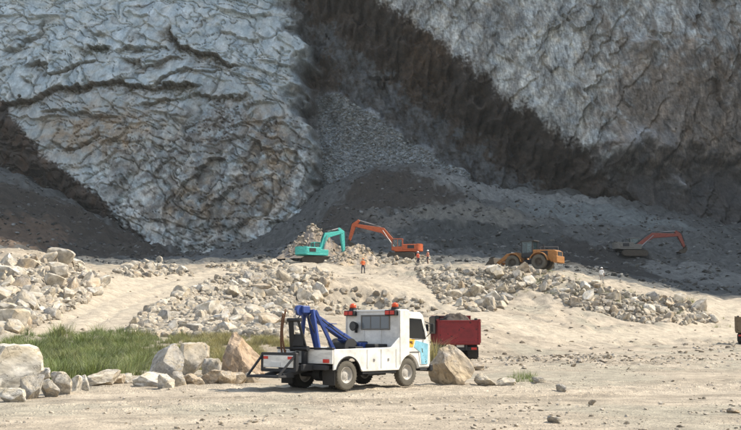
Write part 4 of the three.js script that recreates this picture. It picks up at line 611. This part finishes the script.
function beam(pts, halfs, z) { // a bent box beam in the x-y plane
  const up = [], dn = []; pts.forEach(([x, y], i) => { const a = pts[Math.max(0, i - 1)], b = pts[Math.min(pts.length - 1, i + 1)], l = Math.hypot(b[0] - a[0], b[1] - a[1]), nx = -(b[1] - a[1]) / l, ny = (b[0] - a[0]) / l; up.push([x + nx * halfs[i], y + ny * halfs[i]]); dn.unshift([x - nx * halfs[i], y - ny * halfs[i]]); });
  return prism([...up, ...dn], z, 0.03);
}
function excavator(label, pos, trackTurn, houseTurn, paintM, armM, boomPts, stickPts, bucketTurn) {
  const T = thing('excavator', label, 'excavator', pos, houseTurn);
  const under = new THREE.Group(); under.name = 'undercarriage'; under.rotation.y = trackTurn - houseTurn; T.add(under);
  part(under, 'track_frame', [bx(2.6, 0.4, 1.9, 0, 0.62, 0), cy(0.65, 0.65, 0.3, 0, 0.92, 0, 'y', 24)], M.chassis);
  for (const s of [-1, 1]) {
    const st = [...arc(1.65, 0.45, 0.45, -Math.PI / 2, Math.PI / 2, 8), ...arc(-1.65, 0.45, 0.45, Math.PI / 2, Math.PI * 1.5, 8)], gs = [prism(st, 0.56, 0.03).translate(0, 0, s * 1.15)];
    for (let k = 0; k < 22; k++) { const x = -1.65 + k * 3.3 / 21; gs.push(bx(0.06, 0.05, 0.58, x, 0.91, s * 1.15, 0.01), bx(0.06, 0.05, 0.58, x, 0.0, s * 1.15, 0.01)); }
    part(under, 'track', gs, M.undercarriage);
    part(under, 'roller', [cy(0.3, 0.3, 0.6, 1.65, 0.45, s * 1.15, 'z'), cy(0.3, 0.3, 0.6, -1.65, 0.45, s * 1.15, 'z'), ...[-1, -0.5, 0, 0.5, 1].map((x) => cy(0.12, 0.12, 0.6, x, 0.22, s * 1.15, 'z', 12))], M.undercarriage);
  }
  part(T, 'house', [bx(3.5, 0.25, 2.6, -0.6, 1.16, 0, 0.05), bx(2.2, 0.85, 2.6, -1.1, 1.7, 0, 0.10), bx(1.4, 0.6, 0.95, 0.5, 1.55, 0.8, 0.06)], paintM);
  part(T, 'counterweight', new THREE.CylinderGeometry(1.35, 1.35, 1.05, 30, 1, false, Math.PI * 1.0, Math.PI).scale(0.62, 1, 0.98).translate(-2.15, 1.66, 0), paintM);
  part(T, 'exhaust', [cy(0.06, 0.06, 0.4, -1.5, 2.3, 0.5)], M.chassis);
  const cab = part(T, 'cab', [bx(1.65, 0.55, 0.95, 0.75, 1.5, -0.82, 0.05), bx(1.55, 0.10, 0.95, 0.7, 2.92, -0.82, 0.04), bx(0.10, 1.3, 0.1, -0.03, 2.3, -1.24), bx(0.10, 1.3, 0.1, -0.03, 2.3, -0.4), bx(0.08, 1.3, 0.08, 1.48, 2.3, -1.24), bx(0.08, 1.3, 0.08, 1.48, 2.3, -0.4), bx(0.08, 1.2, 0.06, 0.65, 2.3, -1.26)], paintM);
  part(cab, 'glass', [bx(1.4, 1.12, 0.02, 0.72, 2.32, -1.26, 0.004), bx(1.4, 1.12, 0.02, 0.72, 2.32, -0.38, 0.004), bx(0.02, 1.12, 0.76, 1.49, 2.32, -0.82, 0.004), bx(0.02, 1.0, 0.76, -0.05, 2.32, -0.82, 0.004)], M.glass);
  part(cab, 'seat', [bx(0.5, 0.14, 0.5, 0.45, 1.85, -0.82, 0.04), bx(0.14, 0.7, 0.48, 0.2, 2.15, -0.82, 0.05)], M.black);
  part(T, 'boom', beam(boomPts, boomPts.map((_, i) => i === 0 ? 0.22 : i === boomPts.length - 1 ? 0.2 : 0.42), 0.5), armM);
  part(T, 'stick', beam(stickPts, [0.18, 0.34, 0.17], 0.4), armM);
  const be = boomPts[1], tip = stickPts[2];
  part(T, 'ram', [...[-0.36, 0.36].flatMap((z) => [rod(V(boomPts[0][0] + 0.35, 1.25, z), V(mix(boomPts[0][0] + 0.35, be[0], 0.55), mix(1.25, be[1], 0.55), z), 0.09), rod(V(mix(boomPts[0][0] + 0.35, be[0], 0.5), mix(1.25, be[1], 0.5), z), V(be[0], be[1], z), 0.055)]), rod(V(be[0] + 0.3, be[1] + 0.55, 0), V(stickPts[0][0], stickPts[0][1], 0), 0.08)], M.steel);
  part(T, 'hydraulic_hose', [-0.12, 0.12].map((z) => new THREE.TubeGeometry(new THREE.CatmullRomCurve3([V(boomPts[0][0], boomPts[0][1] + 0.35, z), V(be[0] - 0.1, be[1] + 0.52, z), V(mix(be[0], boomPts[2][0], 0.6), mix(be[1], boomPts[2][1], 0.6) + 0.42, z), V(stickPts[1][0] + 0.15, stickPts[1][1] + 0.45, z), V(mix(stickPts[1][0], tip[0], 0.5) + 0.4, mix(stickPts[1][1], tip[1], 0.5), z)]), 30, 0.035, 5)), M.black);
  part(T, 'handrail', [rod(V(-1.9, 2.1, 1.2), V(-1.9, 2.5, 1.2), 0.025), rod(V(-0.2, 2.1, 1.2), V(-0.2, 2.5, 1.2), 0.025), rod(V(-1.9, 2.5, 1.2), V(-0.2, 2.5, 1.2), 0.025)], M.chassis);
  part(T, 'side_panel', [bx(1.0, 0.5, 0.03, -1.3, 1.72, 1.31, 0.01), bx(1.0, 0.5, 0.03, -1.3, 1.72, -1.31, 0.01)], M.chassis);
  const b = part(T, 'bucket', [prism([[-0.1, 0.1], [0.25, 0.05], [0.35, -0.4], [0.1, -0.95], [-0.45, -1.15], [-1.0, -0.95], [-0.9, -0.85], [-0.45, -0.98], [0.0, -0.8], [0.18, -0.4], [0.0, -0.1]], 1.15, 0.02), prism([[0.25, 0.05], [0.35, -0.4], [0.1, -0.95], [-0.45, -1.15], [-1.0, -0.95]], 0.05, 0.01).translate(0, 0, 0.56), prism([[0.25, 0.05], [0.35, -0.4], [0.1, -0.95], [-0.45, -1.15], [-1.0, -0.95]], 0.05, 0.01).translate(0, 0, -0.56)], M.undercarriage);
  b.position.set(tip[0], tip[1], 0); b.rotation.z = bucketTurn; for (let k = -2; k <= 2; k++) part(b, 'tooth', new THREE.ConeGeometry(0.07, 0.26, 6).rotateZ(Math.PI / 2 + 0.3).translate(-1.06, -0.92, k * 0.26), M.steel);
  return T;
}
{
  const onLand = (px, py, d, dy = 0) => { const p = at(px, py, d); p.y = Math.max(land(p.x, p.z), p.y - 0.4) + dy; return p; };
  const R = Math.PI / 180;
  excavator('teal excavator with its arm folded high, parked on the terrace', onLand(316, 262, 137), 12 * R, 34 * R, M.teal, M.teal, [[0.5, 1.5], [1.5, 3.9], [4.1, 4.5]], [[3.5, 4.95], [4.1, 4.5], [4.4, 1.8]], -0.3);
  const oe = excavator('orange excavator reaching over the whitish mound on the terrace', onLand(403, 258, 141), 165 * R, 172 * R, M.orange, M.orange, [[0.6, 1.7], [3.0, 4.3], [7.4, 5.2]], [[6.6, 5.9], [7.4, 5.2], [8.1, 2.9]], -0.2); oe.scale.setScalar(0.93);
  excavator('dusty grey excavator with a faded red arm, shaded on the waste slope', onLand(632, 256, 158), 10 * R, 4 * R, M.palegrey, M.redarm, [[0.7, 1.6], [3.4, 3.3], [7.6, 3.4]], [[7.0, 4.0], [7.6, 3.4], [8.4, 1.5]], -0.2);
}
{ // ---- wheel loader, heading into the shade
  const p = at(530, 271, 119); p.y = Math.max(land(p.x, p.z), p.y - 0.3) ;
  const T = thing('wheel_loader', 'orange wheel loader with a dark cab, standing on the ridge', 'wheel loader', p, 148 * Math.PI / 180), r = 0.88, fx = 1.65, rx = -1.65;
  for (const s of [-1, 1]) { wheel(T, fx, r, s * 1.1, r, 0.6, M.dustyrubber, M.undercarriage, s); wheel(T, rx, r, s * 1.1, r, 0.6, M.dustyrubber, M.undercarriage, s); }
  part(T, 'axle', [cy(0.2, 0.2, 2.0, fx, r, 0, 'z'), cy(0.2, 0.2, 2.0, rx, r, 0, 'z'), bx(4.2, 0.5, 0.9, 0, 1.0, 0)], M.chassis);
  const hood = part(T, 'engine_hood', [prism([[-0.8, 1.3], [-0.8, 2.35], [-3.4, 2.25], [-3.75, 2.05], [-3.75, 1.0], [-3.0, 0.9], [-2.7, 1.3]], 1.9, 0.06), bx(0.5, 0.8, 2.4, -3.6, 1.15, 0, 0.08)], M.loader);
  part(hood, 'grille', [bx(0.04, 0.8, 1.3, -3.77, 1.65, 0), ...[-1, 1].map((s) => bx(0.9, 0.6, 0.03, -2.2, 1.85, s * 0.955))], M.chassis);
  part(hood, 'exhaust', [cy(0.08, 0.08, 0.8, -1.6, 2.65, 0.4)], M.chassis); part(hood, 'handrail', [rod(V(-1.0, 2.35, 0.9), V(-1.0, 2.8, 0.9), 0.02), rod(V(-3.2, 2.25, 0.9), V(-3.2, 2.7, 0.9), 0.02), rod(V(-1.0, 2.8, 0.9), V(-3.2, 2.7, 0.9), 0.02)], M.steel);
  for (const s of [-1, 1]) { part(T, 'fender', prism([...arc(rx, r, 1.18, Math.PI * 0.95, Math.PI * 0.12, 12), ...arc(rx, r, 1.08, Math.PI * 0.12, Math.PI * 0.95, 12)], 0.7, 0.02).translate(0, 0, s * 1.1), M.loader); part(T, 'fender', prism([...arc(fx, r, 1.12, Math.PI * 0.98, Math.PI * 0.35, 10), ...arc(fx, r, 1.04, Math.PI * 0.35, Math.PI * 0.98, 10)], 0.66, 0.02).translate(0, 0, s * 1.1), M.loader); }
  const cab = part(T, 'cab', [bx(1.5, 0.5, 1.5, 0.0, 1.75, 0, 0.05), bx(1.75, 0.14, 1.7, -0.05, 3.42, 0, 0.05), ...[-0.68, 0.68].flatMap((x) => [-0.7, 0.7].map((z) => bx(0.10, 1.45, 0.10, x, 2.7, z)))], M.chassis);
  part(cab, 'glass', [bx(1.25, 1.3, 0.02, 0, 2.7, 0.72, 0.004), bx(1.25, 1.3, 0.02, 0, 2.7, -0.72, 0.004), bx(0.02, 1.3, 1.3, 0.72, 2.7, 0, 0.004), bx(0.02, 1.3, 1.3, -0.72, 2.7, 0, 0.004)], M.glass); part(cab, 'seat', [bx(0.5, 0.15, 0.5, -0.1, 2.15, 0, 0.04), bx(0.15, 0.7, 0.5, -0.36, 2.5, 0, 0.04)], M.black);
  part(cab, 'ladder', [bx(0.5, 0.06, 0.3, 0.1, 0.7, -1.1), bx(0.5, 0.06, 0.3, 0.1, 1.05, -1.1), bx(0.5, 0.06, 0.3, 0.1, 1.4, -1.0), bar(V(-0.15, 0.6, -1.2), V(-0.15, 1.7, -0.95), 0.04, 0.04), bar(V(0.35, 0.6, -1.2), V(0.35, 1.7, -0.95), 0.04, 0.04)], M.chassis);
  part(T, 'front_frame', [prism([[0.5, 0.7], [0.5, 1.4], [1.2, 2.1], [1.9, 2.05], [2.4, 1.3], [2.4, 0.8]], 1.0, 0.05)], M.loader);
  for (const s of [-1, 1]) part(T, 'lift_arm', beam([[1.3, 1.95], [2.5, 1.75], [4.0, 0.75]], [0.18, 0.26, 0.16], 0.18).translate(0, 0, s * 0.68), M.loader);
  part(T, 'tilt_link', [beam([[2.2, 2.2], [2.6, 1.6], [2.75, 0.95]], [0.1, 0.16, 0.1], 0.2), rod(V(1.2, 1.9, 0), V(2.2, 2.15, 0), 0.09), bar(V(2.75, 0.95, 0), V(3.95, 1.25, 0), 0.12, 0.12)], M.steel);
  const bk = part(T, 'bucket', [prism([[3.95, 1.5], [4.05, 1.55], [3.98, 0.9], [4.15, 0.5], [4.6, 0.32], [5.35, 0.32], [5.35, 0.24], [4.5, 0.22], [4.05, 0.42], [3.86, 0.85]], 3.0, 0.02), ...[-1, 1].map((s) => prism([[4.0, 1.5], [3.9, 0.85], [4.1, 0.45], [4.55, 0.27], [5.3, 0.27], [4.9, 0.9], [4.4, 1.45]], 0.06, 0.01).translate(0, 0, s * 1.48))], M.undercarriage);
  for (let k = -4; k <= 4; k++) part(bk, 'tooth', new THREE.ConeGeometry(0.07, 0.3, 6).rotateZ(-Math.PI / 2).translate(5.45, 0.28, k * 0.34), M.steel);
}

// ------------------------------------------------------------------ people
function bodyGeo(bones, paintOf) {
  const N = 76, mc = new MarchingCubes(N, new THREE.MeshBasicMaterial(), false, false, 120000), half = N / 2; mc.isolation = 0;
  const cap = (p, a, b, ra, rb) => { const ab = b.clone().sub(a), t = clamp(p.clone().sub(a).dot(ab) / ab.lengthSq()); return p.distanceTo(a.clone().addScaledVector(ab, t)) - mix(ra, rb, t); };
  const p = V(0, 0, 0), B = bones.map(([a, b, ra, rb]) => [V(...a), V(...b), ra, rb]);
  for (let k = 0; k < N; k++) for (let j = 0; j < N; j++) for (let i = 0; i < N; i++) {
    p.set((i - half) / half, (j - half) / half + 0.92, (k - half) / half); let d = 1;
    if (Math.abs(p.x) < 0.5 && Math.abs(p.z) < 0.5) for (const [a, b, ra, rb] of B) { if (p.y > Math.max(a.y, b.y) + 0.4 || p.y < Math.min(a.y, b.y) - 0.4) continue; const e = cap(p, a, b, ra, rb), h = clamp(0.5 + 0.5 * (d - e) / 0.035); d = mix(d, e, h) - 0.035 * h * (1 - h); }
    mc.field[i + j * N + k * N * N] = -d; }
  mc.update(); const n = mc.count, pos = mc.positionArray.slice(0, n * 3), col = new Float32Array(n * 3), g = new THREE.BufferGeometry();
  for (let i = 0; i < n; i++) { pos[i * 3 + 1] += 0.92; col.set(paintOf(pos[i * 3], pos[i * 3 + 1], pos[i * 3 + 2]), i * 3); }
  g.setAttribute('position', new THREE.BufferAttribute(pos, 3)); g.setAttribute('normal', new THREE.BufferAttribute(mc.normalArray.slice(0, n * 3), 3)); g.setAttribute('color', new THREE.BufferAttribute(col, 3)); g.computeVertexNormals(); return g;
}
const skel = (stance, armL, armR) => [ // x: right-left, z: forward
  [[0, 0.98, 0], [0, 1.34, 0], 0.145, 0.165], [[-0.15, 1.38, 0], [0.15, 1.38, 0], 0.085, 0.085], [[0, 1.42, 0], [0, 1.54, 0.01], 0.06, 0.055], [[0, 1.60, 0.015], [0, 1.66, 0.0], 0.085, 0.095], [[0, 1.59, 0.09], [0, 1.61, 0.105], 0.02, 0.015],
  [[-0.09, 0.93, 0], [-0.11 - stance, 0.50, 0.03], 0.10, 0.07], [[-0.11 - stance, 0.50, 0.03], [-0.12 - stance, 0.09, -0.02], 0.066, 0.045], [[-0.12 - stance, 0.05, -0.03], [-0.14 - stance, 0.04, 0.15], 0.05, 0.04],
  [[0.09, 0.93, 0], [0.11 + stance, 0.50, 0.05], 0.10, 0.07], [[0.11 + stance, 0.50, 0.05], [0.12 + stance, 0.09, 0.0], 0.066, 0.045], [[0.12 + stance, 0.05, 0.0], [0.14 + stance, 0.04, 0.17], 0.05, 0.04],
  ...armL.map((b) => b), ...armR.map((b) => b)];
const hangArm = (s) => [[[s * 0.20, 1.37, 0], [s * 0.27, 1.10, -0.02], 0.06, 0.048], [[s * 0.27, 1.10, -0.02], [s * 0.28, 0.86, 0.06], 0.045, 0.034], [[s * 0.28, 0.84, 0.07], [s * 0.27, 0.74, 0.09], 0.036, 0.025]];
const bentArm = (s) => [[[s * 0.20, 1.37, 0], [s * 0.30, 1.12, -0.04], 0.06, 0.048], [[s * 0.30, 1.12, -0.04], [s * 0.16, 1.06, 0.18], 0.045, 0.034], [[s * 0.15, 1.06, 0.19], [s * 0.07, 1.07, 0.25], 0.036, 0.025]];
const SKIN = [0.28, 0.16, 0.10];
const dress = (top, trousers) => (x, y, z) => y < 0.10 ? [0.03, 0.025, 0.02] : y < 0.95 ? (y < 0.88 && Math.abs(x) > 0.23 ? SKIN : trousers) : y < 1.47 ? (Math.abs(x) > 0.24 && y < 1.12 ? SKIN : top) : y > 1.64 || (z < -0.01 && y > 1.56) ? [0.02, 0.016, 0.012] : SKIN;
const personMat = new THREE.MeshStandardMaterial({ vertexColors: true, roughness: 0.85 });
function person(label, px, py, d, turn, top, trousers, pose, helmet, group) {
  const p = d ? at(px, py, d) : hit(px, py, 60); p.y = land(p.x, p.z);
  const T = thing('person', label, 'person', p, turn, group);
  const b = part(T, 'body', bodyGeo(skel(0.03 + 0.03 * pose, pose ? bentArm(-1) : hangArm(-1), pose === 2 ? bentArm(1) : hangArm(1)), dress(top, trousers)), personMat);
  if (helmet) part(T, 'helmet', [new THREE.SphereGeometry(0.125, 20, 10, 0, 6.283, 0, Math.PI * 0.5).scale(1, 0.95, 1.12).translate(0, 1.66, 0.0), cy(0.135, 0.14, 0.02, 0, 1.66, 0.015)], helmet);
}
const RED = [0.55, 0.10, 0.05], NAVY = [0.025, 0.03, 0.05];
std('helmetwhite', [0.75, 0.75, 0.72], 0.4); std('helmetorange', [0.75, 0.2, 0.04], 0.4);
person('person in an orange vest and dark trousers alone on the terrace', 363, 273, 0, 0.4, [0.75, 0.18, 0.06], NAVY, 1, M.helmetorange);
person('person in a red shirt and white helmet standing with arms hanging', 418, 269, 124, 0.9, RED, NAVY, 0, M.helmetwhite, 'people talking on the terrace');
person('person in a pale red shirt and white helmet with both forearms raised', 428, 270, 124, -1.4, [0.50, 0.20, 0.13], NAVY, 2, M.helmetwhite, 'people talking on the terrace');
person('person in white shirt standing in the shade behind the ridge', 602, 285, 0, 2.4, [0.72, 0.72, 0.70], [0.35, 0.33, 0.30], 0, M.helmetwhite);
renderer.render(scene, camera);
